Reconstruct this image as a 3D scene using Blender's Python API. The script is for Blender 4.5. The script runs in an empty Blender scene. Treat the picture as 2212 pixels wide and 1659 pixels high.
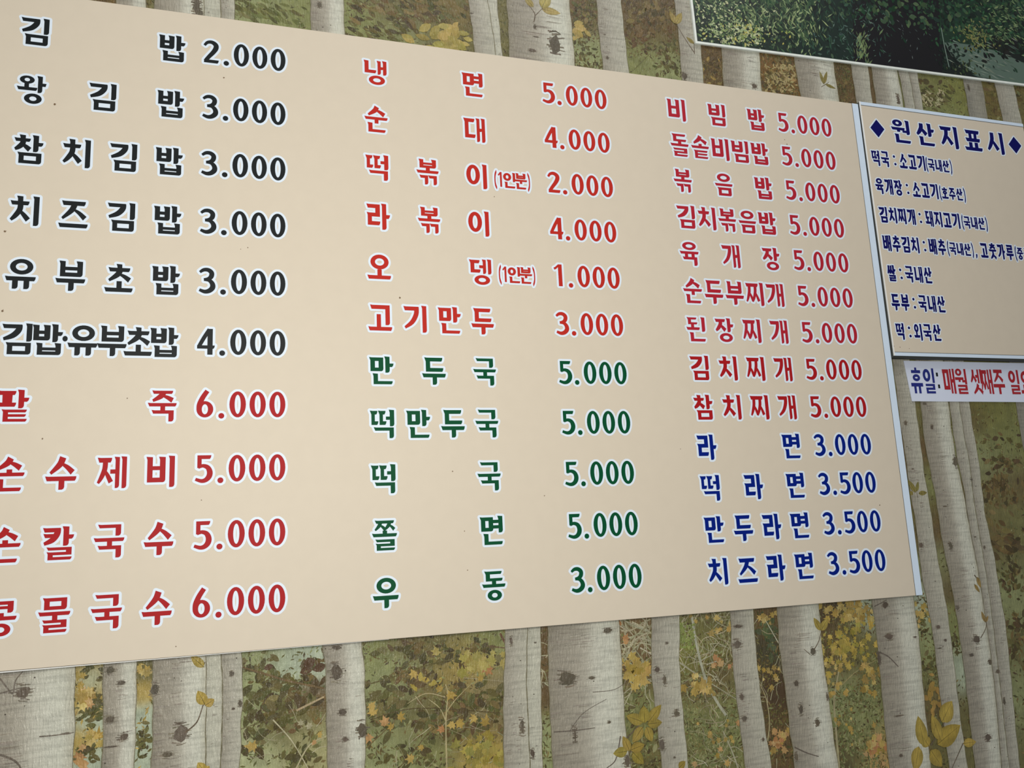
import bpy, math, random
import numpy as np
from mathutils import Vector, Matrix
from mathutils.geometry import delaunay_2d_cdt
random.seed(7); rng = np.random.default_rng(11)
C = bpy.context.scene.collection
SC = bpy.context.scene

# ------------------------------------------------------------------ camera, world, lights, exposure
# World frame: X runs to the right along the wall, Z up, Y into the wall.  The front face of the
# menu board is the plane y = 0; the wallpapered wall lies 12 mm behind it.
CAM_D = 1.1936660                      # metres from the lens to the plane of the menu board
FPX = 1830.69                          # focal length for a 2212 px wide picture
AX = np.array([[0.95125829, 0.01025112, 0.3082249],      # wall X, seen from the camera (x right, y down, z ahead)
               [-0.30464934, 0.18653933, 0.9340192],     # wall Y
               [-0.04792132, -0.98239401, 0.18057008]])  # wall Z
cam_d = bpy.data.cameras.new('camera'); cam = bpy.data.objects.new('camera', cam_d); C.objects.link(cam)
cam_d.sensor_fit = 'HORIZONTAL'; cam_d.sensor_width = 36.0; cam_d.lens = 36.0 * FPX / 2212
cam_d.clip_start = 0.02
right, down, ahead = AX[:, 0], AX[:, 1], AX[:, 2]
cam.matrix_world = Matrix(((right[0], -down[0], -ahead[0], 0), (right[1], -down[1], -ahead[1], -CAM_D),
                           (right[2], -down[2], -ahead[2], 0), (0, 0, 0, 1)))
SC.camera = cam
SC.view_settings.view_transform = 'Standard'; SC.view_settings.look = 'None'
SC.view_settings.gamma = 1.0; SC.view_settings.use_curve_mapping = False
SC.view_settings.exposure = 0.0
world = bpy.data.worlds.new('room_light'); SC.world = world; world.use_nodes = True
world.node_tree.nodes['Background'].inputs[0].default_value = (0.92, 0.97, 1.0, 1)
world.node_tree.nodes['Background'].inputs[1].default_value = 0.20

def area(name, loc, target, sx, sy, power, col):
    l = bpy.data.lights.new(name, 'AREA'); l.shape = 'RECTANGLE'; l.size = sx; l.size_y = sy
    l.energy = power; l.color = col
    o = bpy.data.objects.new(name, l); C.objects.link(o); o.location = loc
    d = Vector(target) - Vector(loc); o.rotation_euler = d.to_track_quat('-Z', 'Y').to_euler()
    return o
area('room_lamp', (0.04, -1.36, 0.20), (0.08, 0, 0.18), 0.7, 0.55, 14.6, (1.0, 0.965, 0.885))
area('ceiling_panel', (0.80, -0.9, 2.0), (0.80, -0.8, 0), 2.0, 1.0, 16, (1.0, 0.98, 0.95))

# ------------------------------------------------------------------ helpers
def lin(c):
    return tuple(((v/255)/12.92 if v <= 10.3 else (((v/255)+0.055)/1.055)**2.4) for v in c)

def at(px, py, y=0.0):
    """the point of the plane at depth y that the photograph shows at pixel (px, py)"""
    w = AX @ np.array([px-1106.0, py-829.5, FPX]); w = w / w[1] * (CAM_D + y)
    return w[0], w[2]

def tag(o, label=None, cat=None, group=None, kind=None):
    if label: o['label'] = label
    if cat: o['category'] = cat
    if group: o['group'] = group
    if kind: o['kind'] = kind
    return o

def link(name, me, mat, parent=None, **kw):
    o = bpy.data.objects.new(name, me); C.objects.link(o)
    if mat: me.materials.append(mat)
    if parent: o.parent = parent
    return tag(o, **kw)

def empty(name, **kw):
    o = bpy.data.objects.new(name, None); C.objects.link(o); return tag(o, **kw)

def box(name, x0, x1, y0, y1, z0, z1, mat, parent=None, bevel=0.0, **kw):
    v = [(x, y, z) for x in (x0, x1) for y in (y0, y1) for z in (z0, z1)]
    f = [(0, 1, 3, 2), (4, 6, 7, 5), (0, 4, 5, 1), (2, 3, 7, 6), (0, 2, 6, 4), (1, 5, 7, 3)]
    me = bpy.data.meshes.new(name); me.from_pydata(v, [], f); me.update()
    o = link(name, me, mat, parent, **kw)
    if bevel:
        b = o.modifiers.new('bevel', 'BEVEL'); b.width = bevel; b.segments = 2
    return o

def nodes(name):
    m = bpy.data.materials.new(name); m.use_nodes = True
    nt = m.node_tree; return m, nt, nt.nodes['Principled BSDF']

def plain(name, col, rough=0.5, spec=0.4, noise=0.0, nscale=60, metal=0.0):
    m, nt, b = nodes(name)
    b.inputs['Roughness'].default_value = rough; b.inputs['Specular IOR Level'].default_value = spec
    b.inputs['Metallic'].default_value = metal
    L = lin(col)
    if noise:
        tc = nt.nodes.new('ShaderNodeTexCoord'); n = nt.nodes.new('ShaderNodeTexNoise')
        n.inputs['Scale'].default_value = nscale; n.inputs['Detail'].default_value = 4
        nt.links.new(tc.outputs['Object'], n.inputs['Vector'])
        r = nt.nodes.new('ShaderNodeValToRGB')
        r.color_ramp.elements[0].position = 0.3; r.color_ramp.elements[1].position = 0.7
        r.color_ramp.elements[0].color = (*[v*(1-noise) for v in L], 1)
        r.color_ramp.elements[1].color = (*[min(1, v*(1+noise)) for v in L], 1)
        nt.links.new(n.outputs[0], r.inputs[0]); nt.links.new(r.outputs[0], b.inputs['Base Color'])
    else:
        b.inputs['Base Color'].default_value = (*L, 1)
    return m

# every printed layer of the wallpaper shares one embossed vinyl surface: colour comes from the
# print (colour attribute), relief from a vertically stretched crinkle
def wallpaper(name, bark=False):
    m, nt, b = nodes(name); N = nt.nodes.new; K = nt.links.new
    tc = N('ShaderNodeTexCoord'); at_ = N('ShaderNodeAttribute'); at_.attribute_name = 'print'
    mp = N('ShaderNodeMapping'); mp.inputs['Scale'].default_value = (430, 1, 80)
    K(tc.outputs['Object'], mp.inputs[0])
    n1 = N('ShaderNodeTexNoise'); n1.inputs['Scale'].default_value = 1.0; n1.inputs['Detail'].default_value = 3
    n1.inputs['Distortion'].default_value = 0.6; K(mp.outputs[0], n1.inputs['Vector'])
    mp2 = N('ShaderNodeMapping'); mp2.inputs['Scale'].default_value = (900, 1, 500)
    K(tc.outputs['Object'], mp2.inputs[0])
    n2 = N('ShaderNodeTexNoise'); n2.inputs['Scale'].default_value = 1.0; n2.inputs['Detail'].default_value = 1
    K(mp2.outputs[0], n2.inputs['Vector'])
    add = N('ShaderNodeMath'); add.operation = 'MULTIPLY_ADD'; add.inputs[1].default_value = 0.15
    K(n2.outputs[0], add.inputs[0]); K(n1.outputs[0], add.inputs[2])
    bp = N('ShaderNodeBump'); bp.inputs['Strength'].default_value = 0.8; bp.inputs['Distance'].default_value = 0.0022
    K(add.outputs[0], bp.inputs['Height']); K(bp.outputs[0], b.inputs['Normal'])
    b.inputs['Roughness'].default_value = 0.36; b.inputs['Specular IOR Level'].default_value = 0.5
    # paper grain in the ink
    gr = N('ShaderNodeMapRange'); gr.inputs[1].default_value = 0.3; gr.inputs[2].default_value = 0.7
    gr.inputs[3].default_value = 0.92; gr.inputs[4].default_value = 1.07
    K(n1.outputs[0], gr.inputs[0])
    sc = N('ShaderNodeVectorMath'); sc.operation = 'SCALE'
    K(at_.outputs['Color'], sc.inputs[0]); K(gr.outputs[0], sc.inputs['Scale'])
    out = sc
    mp3 = N('ShaderNodeMapping'); K(tc.outputs['Object'], mp3.inputs[0])
    n3 = N('ShaderNodeTexNoise'); n3.inputs['Scale'].default_value = 1.0; n3.inputs['Detail'].default_value = 5
    K(mp3.outputs[0], n3.inputs['Vector'])
    mr = N('ShaderNodeMapRange'); K(n3.outputs[0], mr.inputs[0])
    if bark:      # brushed horizontal streaks of the bark
        mp3.inputs['Scale'].default_value = (22, 1, 210)
        mr.inputs[1].default_value = 0.34; mr.inputs[2].default_value = 0.56
        mr.inputs[3].default_value = 0.80; mr.inputs[4].default_value = 1.02
    else:         # blotchy watercolour wash
        mp3.inputs['Scale'].default_value = (55, 1, 70)
        mr.inputs[1].default_value = 0.3; mr.inputs[2].default_value = 0.7
        mr.inputs[3].default_value = 0.80; mr.inputs[4].default_value = 1.18
    s2 = N('ShaderNodeVectorMath'); s2.operation = 'SCALE'
    K(out.outputs[0], s2.inputs[0]); K(mr.outputs[0], s2.inputs['Scale'])
    K(s2.outputs[0], b.inputs['Base Color'])
    return m

M_paper = wallpaper('wallpaper_wash'); M_bark = wallpaper('wallpaper_bark', True)
M_ink = wallpaper('wallpaper_foliage')
M_tan = plain('tan_print', (219, 207, 188), 0.5, 0.25, 0.012, 45)
M_halo = plain('white_vinyl', (228, 240, 253), 0.45, 0.3)
M_white = plain('white_edge', (220, 236, 255), 0.45, 0.4, 0.015, 90)
M_alu = plain('bright_edge', (250, 250, 248), 0.35, 0.5)
M_side = plain('board_core', (62, 64, 60), 0.6, 0.3)
M_line = plain('grey_outline', (120, 122, 124), 0.6, 0.3)
M_black = plain('black_ink', (24, 29, 31), 0.5, 0.2)
M_red1 = plain('crimson_ink', (172, 24, 30), 0.5, 0.15)
M_red2 = plain('orange_red_ink', (190, 44, 34), 0.5, 0.15)
M_red3 = plain('rose_red_ink', (180, 36, 52), 0.5, 0.15)
M_green = plain('green_ink', (0, 78, 46), 0.5, 0.12)
M_blue = plain('blue_ink', (0, 30, 128), 0.5, 0.12)
M_navy = plain('navy_ink', (10, 12, 96), 0.5, 0.12)
M_sheet = plain('notice_paper', (222, 229, 248), 0.5, 0.3, 0.02, 30)
M_nred = plain('dark_red_ink', (172, 34, 44), 0.45, 0.35)
M_nblue = plain('notice_blue_ink', (34, 44, 128), 0.45, 0.35)
M_frame = plain('white_frame', (236, 242, 236), 0.45, 0.4, 0.05, 120)
M_speck = plain('dirt', (120, 96, 74), 0.8, 0.1)
def inkmat(name, rough):
    m, nt, b = nodes(name); a = nt.nodes.new('ShaderNodeAttribute'); a.attribute_name = 'print'
    nt.links.new(a.outputs['Color'], b.inputs['Base Color'])
    b.inputs['Roughness'].default_value = rough; b.inputs['Specular IOR Level'].default_value = 0.35
    return m
M_photo = inkmat('photo_print', 0.4)

# ------------------------------------------------------------------ printed pieces (2-D shapes laid on a plane)
class Print:
    """collects flat coloured pieces, each at a depth of its own, as ONE mesh"""
    def __init__(s, ytop, ybase): s.v = []; s.f = []; s.c = []; s.y0 = ybase; s.y1 = ytop
    def poly(s, pts, col, y=None):
        if y is None: y = s.y0 + (s.y1 - s.y0) * random.random()
        i = len(s.v); s.v += [(p[0], y, p[1]) for p in pts]
        area2 = sum(pts[k-1][0]*pts[k][1]-pts[k][0]*pts[k-1][1] for k in range(len(pts)))
        ids = list(range(i, i+len(pts)))
        s.f.append(ids if area2 > 0 else ids[::-1]); s.c += [lin(col)] * len(pts)
    def fan(s, c, pts, col, y=None):
        if y is None: y = s.y0 + (s.y1 - s.y0) * random.random()
        i = len(s.v); s.v.append((c[0], y, c[1])); s.v += [(p[0], y, p[1]) for p in pts]
        n = len(pts)
        for k in range(n): s.f.append((i, i+1+k, i+1+(k+1) % n))
        L = lin(col); s.c.append(L); s.c += [L] * n
    def stroke(s, pts, w, col, y=None):
        if y is None: y = s.y0 + (s.y1 - s.y0) * random.random()
        n = len(pts); i = len(s.v); L = lin(col)
        for k, p in enumerate(pts):
            a = pts[max(0, k-1)]; b = pts[min(n-1, k+1)]
            dx, dz = b[0]-a[0], b[1]-a[1]; d = math.hypot(dx, dz) or 1e-9
            ww = (w[0] + (w[1]-w[0]) * k/(n-1)) / 2 if isinstance(w, tuple) else w/2
            nx, nz = -dz/d*ww, dx/d*ww
            s.v += [(p[0]+nx, y, p[1]+nz), (p[0]-nx, y, p[1]-nz)]; s.c += [L, L]
        for k in range(n-1): s.f.append((i+2*k, i+2*k+1, i+2*k+3, i+2*k+2))
    def build(s, name, mat, parent, **kw):
        me = bpy.data.meshes.new(name); me.from_pydata(s.v, [], s.f); me.update()
        a = me.color_attributes.new('print', 'FLOAT_COLOR', 'POINT')
        arr = np.ones((len(s.v), 4), 'f'); arr[:, :3] = np.array(s.c, 'f'); a.data.foreach_set('color', arr.ravel())
        return link(name, me, mat, parent, **kw)

def jit(c, a=12):
    d = random.uniform(-a, a); return tuple(max(4, min(250, v + d + random.uniform(-a/3, a/3))) for v in c)
def curve(pts, n=5):
    out = []; m = len(pts)
    for i in range(m-1):
        p0, p1, p2, p3 = pts[max(0, i-1)], pts[i], pts[i+1], pts[min(m-1, i+2)]
        for k in range(n):
            t = k/n
            out.append(tuple(0.5*((2*p1[q]) + (-p0[q]+p2[q])*t + (2*p0[q]-5*p1[q]+4*p2[q]-p3[q])*t*t + (-p0[q]+3*p1[q]-3*p2[q]+p3[q])*t**3) for q in range(len(p1))))
    out.append(tuple(pts[-1])); return out
def leaf_oval(P, c, ln, wd, ang, col, y=None):
    ca, sa = math.cos(ang), math.sin(ang); pts = []
    for u, v in ((-.5, 0), (-.3, .32), (0, .5), (.28, .36), (.5, 0), (.28, -.36), (0, -.5), (-.3, -.32)):
        a, b = u*ln, v*wd; pts.append((c[0]+a*ca-b*sa, c[1]+a*sa+b*ca))
    P.fan(c, pts, col, y)
def leaf_maple(P, c, r, ang, col, y=None):
    pts = []
    prof = (1, .55, .85, .45, .78, .38, .5, .35, .5, .38, .78, .45, .85, .55)
    for k, q in enumerate(prof):
        q *= random.uniform(.75, 1.25); a = ang + 2*math.pi*(k+random.uniform(-.2, .2))/len(prof); pts.append((c[0]+r*q*math.cos(a), c[1]+r*q*math.sin(a)))
    P.fan(c, pts, col, y)
def leaf_blade(P, c, ln, wd, ang, col, y=None):
    ca, sa = math.cos(ang), math.sin(ang); pts = []
    for u, v in ((-.5, 0), (-.1, .5), (.5, 0), (.05, -.45)):
        a, b = u*ln, v*wd; pts.append((c[0]+a*ca-b*sa, c[1]+a*sa+b*ca))
    P.poly(pts, col, y)

# ------------------------------------------------------------------ lettering: brush-cut Hangul and digits drawn stroke by stroke
FLARE = [1.0]
def hull(pts):
    pts = sorted(set((round(p[0], 6), round(p[1], 6)) for p in pts))
    if len(pts) < 3: return pts
    def half(ps):
        h = []
        for p in ps:
            while len(h) > 1 and (h[-1][0]-h[-2][0])*(p[1]-h[-2][1])-(h[-1][1]-h[-2][1])*(p[0]-h[-2][0]) <= 1e-12: h.pop()
            h.append(p)
        return h[:-1]
    return half(pts) + half(pts[::-1])
def Hb(x0, x1, y, t, fl=True):
    k = FLARE[0] if fl else 0
    return [[(x0-3*k, y-1.2*k), (x0+8, y), (x0+8, y+t), (x0+3*k, y+t)],
            [(x0+8, y), (x1, y), (x1-1.2*FLARE[0], y+t*.55), (x1-5*FLARE[0], y+t), (x0+8, y+t)]] if x1-x0 > 9 else [[(x0, y), (x1, y), (x1, y+t), (x0, y+t)]]
def Vb(x, y0, y1, t, fl=True, rd=True):
    k = FLARE[0] if fl else 0; r = FLARE[0] if rd else 0
    if y1-y0 < 18: return [[(x-2*k, y0), (x+t, y0), (x+t, y1), (x, y1)]]
    return [[(x-3.6*k, y0-1.4*k), (x+t, y0), (x+t, y0+9), (x, y0+9)],
            [(x, y0+9), (x+t, y0+9), (x+t, y1-8*r), (x+t-2.5*r, y1-2.5*r), (x+t-8*r, y1), (x, y1)]]
def brush(pts, ws, n=4):
    q = curve([(p[0], p[1], w) for p, w in zip(pts, ws)], n); L = []
    for k, p in enumerate(q):
        a = q[max(0, k-1)]; b = q[min(len(q)-1, k+1)]
        dx, dy = b[0]-a[0], b[1]-a[1]; d = math.hypot(dx, dy) or 1; w = p[2]/2
        L.append(((p[0]-dy/d*w, p[1]+dx/d*w), (p[0]+dy/d*w, p[1]-dx/d*w)))
    return [[L[k][0], L[k][1], L[k+1][1], L[k+1][0]] for k in range(len(L)-1)]
def ring(cx, cy, rx, ry, tx, ty, n=26):
    o = []
    for k in range(n):
        a, b = 2*math.pi*k/n, 2*math.pi*(k+1)/n
        o.append([(cx+rx*math.cos(a), cy+ry*math.sin(a)), (cx+rx*math.cos(b), cy+ry*math.sin(b)),
                  (cx+(rx-tx)*math.cos(b), cy+(ry-ty)*math.sin(b)), (cx+(rx-tx)*math.cos(a), cy+(ry-ty)*math.sin(a))])
    return o
def disc(cx, cy, rx, ry=None, n=16):
    ry = ry or rx
    return [[(cx+rx*math.cos(2*math.pi*k/n), cy+ry*math.sin(2*math.pi*k/n)) for k in range(n)]]

def cons(j, x0, y0, x1, y1, tv, th, side):
    """one consonant in its box; side = True when a vertical vowel stands to its right"""
    w, h = x1-x0, y1-y0; xm = (x0+x1)/2
    th = min(th, h*.30)
    if j in 'ㄲㄸㅃㅆㅉ':
        b = dict(zip('ㄲㄸㅃㅆㅉ', 'ㄱㄷㅂㅅㅈ'))[j]; t2 = tv*.84
        if j == 'ㅉ':
            return Hb(x0, x1, y0, th) + cons('ㅅ', x0-3, y0+th*.5, xm+3, y1, t2*.85, th, side) + cons('ㅅ', xm-3, y0+th*.5, x1+2, y1, t2*.85, th, side)
        g = 1.5 if j in 'ㄸㄲ' else -2
        return cons(b, x0, y0, xm-g, y1, t2, th, side) + cons(b, xm+g, y0, x1, y1, t2, th, side)
    if j == 'ㄱ' or j == 'ㅋ':
        if side:
            r = Hb(x0, x1-2, y0, th) + brush([(x1-tv*.52, y0+1), (x1-tv*.62, y0+h*.35), (x0+w*.52, y0+h*.72), (x0+w*.04, y1-2)], [tv, tv*1.02, tv*.9, tv*.5])
            if j == 'ㅋ': r += Hb(x0+2, x1-tv*.8, y0+h*.36, th*.9)
        else:
            r = Hb(x0, x1-3, y0, th) + Vb(x1-tv, y0, y1, tv, False)
            if j == 'ㅋ': r += Hb(x0+2, x1-tv*.5, y0+h*.42, th*.85)
        return r
    if j == 'ㄴ': return Vb(x0, y0, y1, tv) + Hb(x0+1, x1, y1-th, th, False)
    if j == 'ㄷ': return Hb(x0-1, x1-3, y0, th) + Vb(x0+2, y0+1, y1, tv, False, False) + Hb(x0+3, x1, y1-th, th, False)
    if j == 'ㄹ':
        t = min(th, h*.235); m = y0+(h-t)/2
        return Hb(x0, x1-3, y0, t) + Vb(x1-tv-1, y0, m+t, tv, False, False) + Hb(x0+1, x1-1, m, t) + Vb(x0+2, m, y1, tv*.9, False, False) + Hb(x0+3, x1, y1-t, t, False)
    if j == 'ㅁ': return Hb(x0, x1-2, y0, th) + Vb(x0+2, y0, y1, tv*.95, False, False) + Vb(x1-tv, y0, y1, tv, False) + Hb(x0+3, x1-4, y1-th, th, False)
    if j == 'ㅂ':
        m = y0 + h*.36
        return Vb(x0, y0, y1, tv*.95) + Vb(x1-tv, y0, y1, tv) + Hb(x0+3, x1-4, m, th*.85, False) + Hb(x0+3, x1-4, y1-th, th, False)
    if j == 'ㅍ':
        t = min(th, h*.3); k = tv*.82
        return Hb(x0, x1, y0, t) + [[(x0+w*.2, y0+2), (x0+w*.2+k, y0+2), (x0+w*.22+k, y1-2), (x0+w*.22, y1-2)], [(x1-w*.2-k, y0+2), (x1-w*.2, y0+2), (x1-w*.23, y1-2), (x1-w*.23-k, y1-2)]] + Hb(x0-1, x1+1, y1-t, t)
    if j == 'ㅌ':
        t = min(th, h*.235)
        return Hb(x0, x1-1, y0, t) + Hb(x0+6, x1-3, y0+(h-t)/2, t*.92, False) + Vb(x0+2, y0, y1, tv*.9, False, False) + Hb(x0+3, x1, y1-t, t, False)
    if j == 'ㅇ': return ring(xm, (y0+y1)/2, w/2, h/2, min(tv*1.02, w*.32), min(th*.95, h*.3))
    if j == 'ㅅ':
        f = tv if FLARE[0] else tv*.9
        if side or w < h:
            return brush([(xm+w*.02, y0-1), (xm-w*.02, y0+h*.38), (x0+w*.25, y0+h*.75), (x0+w*.03, y1-1)], [f, f*1.02, f*.85, f*.5]) + \
                   brush([(xm-w*.02, y0+h*.42), (xm+w*.2, y0+h*.66), (x1-w*.06, y1-h*.05)], [f*.45, f*.8, f*.95])
        return brush([(xm+w*.03, y0-1), (xm-w*.1, y0+h*.42), (x0+w*.02, y1-h*.05)], [f*1.15, f*1.05, f*.5]) + \
               brush([(xm-w*.02, y0+h*.36), (xm+w*.22, y0+h*.58), (x1-w*.04, y1-h*.1)], [f*.4, f*.75, f*1.0])
    if j == 'ㅈ': return Hb(x0+w*.02, x1-w*.02, y0, th) + cons('ㅅ', x0, y0+th*.55, x1, y1, tv*.95, th, side)
    if j == 'ㅊ':
        k = h*.18
        return Vb(xm-tv*.45, y0-2, y0+k+th*.6, tv*.9) + Hb(x0+w*.02, x1-w*.02, y0+k, th*.9) + cons('ㅅ', x0, y0+k+th*.5, x1, y1, tv*.95, th, side)
    if j == 'ㅎ':
        k = h*.16
        return Vb(xm-tv*.45, y0-2, y0+k+th*.5, tv*.9) + Hb(x0, x1, y0+k, th*.85) + ring(xm, (y0+k+th+2+y1)/2, w*.40, (y1-y0-k-th-2)/2, min(tv, w*.28), min(th*.85, h*.2))
    raise ValueError(j)

LS = 'ㄱㄲㄴㄷㄸㄹㅁㅂㅃㅅㅆㅇㅈㅉㅊㅋㅌㅍㅎ'
VS = 'ㅏㅐㅑㅒㅓㅔㅕㅖㅗㅘㅙㅚㅛㅜㅝㅞㅟㅠㅡㅢㅣ'
TS = ' ㄱㄲ*ㄴ**ㄷㄹ*******ㅁㅂ*ㅅㅆㅇㅈㅊㅋㅌㅍㅎ'
CACHE = {}
def glyph(ch):
    key = (ch, FLARE[0])
    if key in CACHE: return CACHE[key]
    r = []
    if '가' <= ch <= '힣':
        i = ord(ch)-0xAC00; L, V, T = LS[i//588], VS[(i % 588)//28], TS[i % 28]
        fin = T != ' '
        tv, th = 20, (13.0 if fin else 15.0)
        if L in 'ㄸㅃ': tv = 17
        if L in 'ㅆㅉ': tv = 22
        vy1 = 58 if fin else 100                       # foot of a vertical vowel
        ly0, ly1 = 3, (53 if fin else 84)
        if V in 'ㅏㅑㅐㅓㅕㅔㅣ':
            heavy = L in 'ㄸㅃㅆㅉ'
            if V == 'ㅣ': lx1 = 70 if heavy else 66; r += Vb(80, 0, vy1, 18.5)
            if V in 'ㅏㅑ':
                lx1 = 62 if heavy else 58; r += Vb(66, 0, vy1, 18.5)
                for q in ((.42,) if V == 'ㅏ' else (.3, .6)): r += [[(82, vy1*q), (101, vy1*q), (99, vy1*q+8), (94, vy1*q+th), (82, vy1*q+th)]]
            if V == 'ㅐ': lx1 = 54; r += Vb(60, 1, vy1-1, 14.5) + Vb(84, 0, vy1, 16) + Hb(72, 87, vy1*.42, th*.9, False)
            if V in 'ㅓㅕ':
                lx1 = 62; r += Vb(80, 0, vy1, 18.5)
                for q in ((.40,) if V == 'ㅓ' else (.22, .55)): r += Hb(64 if V == 'ㅓ' else 54, 84, vy1*q, th*.9, False)
                if V == 'ㅕ': lx1 = 57
                if V == 'ㅓ' and heavy: lx1 = 66
            if V == 'ㅔ': lx1 = 50; r += Vb(61, 1, vy1-1, 14.5) + Vb(84, 0, vy1, 16) + Hb(44, 66, vy1*.40, th*.9, False)
            r += cons(L, 2, ly0, lx1, ly1, tv if lx1 > 56 else tv*.9, th, True)
            if fin: r += cons(T, 16 if T != 'ㅇ' else 20, 62, 96 if T != 'ㅇ' else 92, 100, 18.5, 12, False)
        elif V in 'ㅗㅛㅜㅠㅡ':
            if not fin:
                if V in 'ㅗㅛ':
                    r += cons(L, 12, 4, 90, 60 if V == 'ㅗ' else 56, 19, th, False)
                    for x in ((41,) if V == 'ㅗ' else (24, 57)): r += [[(x, 60), (x+18.5, 60), (x+18.5, 86), (x, 86)]]
                    r += Hb(1, 99, 83, 14)
                    if L == 'ㄱ': r = cons('ㄱ', 10, 2, 90, 76, 19, th, False) + [[(34, 36), (52, 36), (52, 86), (34, 86)]] + Hb(1, 99, 83, 14)
                elif V in 'ㅜㅠ':
                    r += cons(L, 12, 0, 90, 52, 19, th*.93, False) + Hb(0, 100, 59, 14)
                    for x in ((42,) if V == 'ㅜ' else (22, 60)): r += Vb(x, 62, 100, 19, False)
                else: r += cons(L, 8, 6, 92, 70, 19, th, False) + Hb(0, 100, 84, 14)
            else:
                t = 11.2
                if V in 'ㅗㅛ':
                    r += cons(L, 13, 0, 88, 34 if L not in 'ㅊㅎ' else 38, 18.5, t, False)
                    r += [[(41, 34), (59, 34), (59, 48), (41, 48)]] + Hb(1, 99, 44, t)
                elif V in 'ㅜㅠ':
                    r += cons(L, 13, -1, 88, 34, 18.5, t, False) + Hb(0, 100, 40, t)
                    for x in ((42,) if V == 'ㅜ' else (24, 60)): r += [[(x, 45), (x+17, 45), (x+17, 66), (x, 66)]]
                else: r += cons(L, 13, 0, 88, 38, 18.5, t, False) + Hb(1, 99, 46, t)
                r += cons(T, 14 if T != 'ㅇ' else 20, 64, 90 if T != 'ㅇ' else 82, 101, 18.5, t, False)
        else:                                           # ㅘ ㅙ ㅚ ㅝ ㅟ ㅢ
            t = 11.5 if fin else 13.5; s = .60 if fin else 1.0
            c1 = 30 if fin else 50
            if V in 'ㅘㅙㅚ':
                wide = 64 if V != 'ㅙ' else 56
                r += cons(L, 6, 1, wide-6, c1, 17, t*.92, False)
                r += [[(wide*.36, c1-2), (wide*.36+16, c1-2), (wide*.36+16, c1+22*s+4), (wide*.36, c1+22*s+4)]]
                r += Hb(0, wide+5, c1+20*s, t)
            elif V in 'ㅝㅞㅟ':
                wide = 68; r += cons(L, 7, -1, wide-8, c1-2, 17, t*.9, False) + Hb(0, wide+3, c1+3*s+2, t*.95)
                r += [[(28, c1+6), (44, c1+6), (44, c1+24*s+8), (28, c1+24*s+8)]]
            else:
                wide = 68; r += cons(L, 7, 3, wide-4, c1+10, 17, t, False) + Hb(0, wide+3, c1+24*s, t)
            if V == 'ㅘ': r += Vb(70, 0, vy1+2, 16) + [[(84, vy1*.42), (100, vy1*.42), (97, vy1*.42+t), (84, vy1*.42+t)]]
            if V == 'ㅙ': r += Vb(63, 1, vy1, 13) + Vb(85, 0, vy1+2, 15) + Hb(74, 88, vy1*.42, t*.85, False)
            if V in 'ㅚㅟㅢ': r += Vb(80, 0, vy1+2, 18)
            if V == 'ㅝ': r += Vb(80, 0, vy1+4, 17) + Hb(58, 84, c1+20*s if not fin else 45, t*.8, False)
            if fin: r += cons(T, 16 if T != 'ㅇ' else 24, 64, 96 if T != 'ㅇ' else 86, 101, 18, 11.5, False)
    elif ch == '0': r = ring(30, 50, 30, 50, 19, 13)
    elif ch == '1': r = Vb(25, 0, 100, 18, False, False) + brush([(6, 21), (15, 16), (28, 4)], [10, 10, 9])
    elif ch == '2': r = brush([(4, 25), (15, 11), (32, 8), (47, 18), (48, 33), (38, 52), (22, 73), (9, 92)], [10, 13, 16, 19, 20, 18, 16, 15]) + Hb(3, 60, 86, 14, False)
    elif ch == '3': r = brush([(3, 18), (17, 8), (34, 8), (46, 19), (44, 35), (33, 44), (18, 47)], [10, 14, 16, 18, 18, 14, 11]) + brush([(18, 47), (37, 49), (49, 62), (50, 78), (38, 91), (21, 95), (2, 88)], [11, 14, 18, 20, 18, 15, 11])
    elif ch == '4': r = brush([(42, 2), (22, 36), (4, 71)], [15, 15, 14]) + Hb(-2, 62, 65, 13, False) + Vb(35, 0, 101, 19, False, False)
    elif ch == '5': r = Hb(7, 56, 0, 14, False) + Vb(7, 0, 47, 15, False, False) + brush([(10, 45), (26, 39), (43, 45), (51, 61), (49, 78), (38, 91), (22, 95), (1, 88)], [11, 13, 17, 20, 20, 17, 14, 11])
    elif ch == '6': r = brush([(38, -1), (22, 24), (11, 50), (9.5, 68)], [17, 18, 19, 19]) + ring(30, 69, 30, 31, 19, 12)
    elif ch == '.': r = disc(50, 50, 50)
    elif ch == '(': r = brush([(75, 0), (35, 22), (25, 50), (35, 78), (75, 100)], [14, 26, 30, 26, 14], 3)
    elif ch == ')': r = brush([(25, 0), (65, 22), (75, 50), (65, 78), (25, 100)], [14, 26, 30, 26, 14], 3)
    elif ch == '◆': r = [[(50, 0), (100, 50), (50, 100), (0, 50)]]
    elif ch == ',': r = [[(30, 0), (85, 0), (85, 45), (45, 100), (20, 100), (45, 50), (30, 45)]]
    elif ch == '▪': r = [[(0, 0), (100, 0), (100, 100), (0, 100)]]
    r = [hull(p) for p in r]
    CACHE[key] = [p for p in r if len(p) > 2]; return CACHE[key]

def place(ch, x0, x1, z0, z1):
    """pieces of a glyph fitted to a box on the board (digits are drawn 60 wide, the rest 100)"""
    W = 60.0 if ch in '0123456' else 100.0
    return [(ch, [[(x0+p[0]/W*(x1-x0), z1-p[1]/100*(z1-z0)) for p in q] for q in glyph(ch)])]

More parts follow.
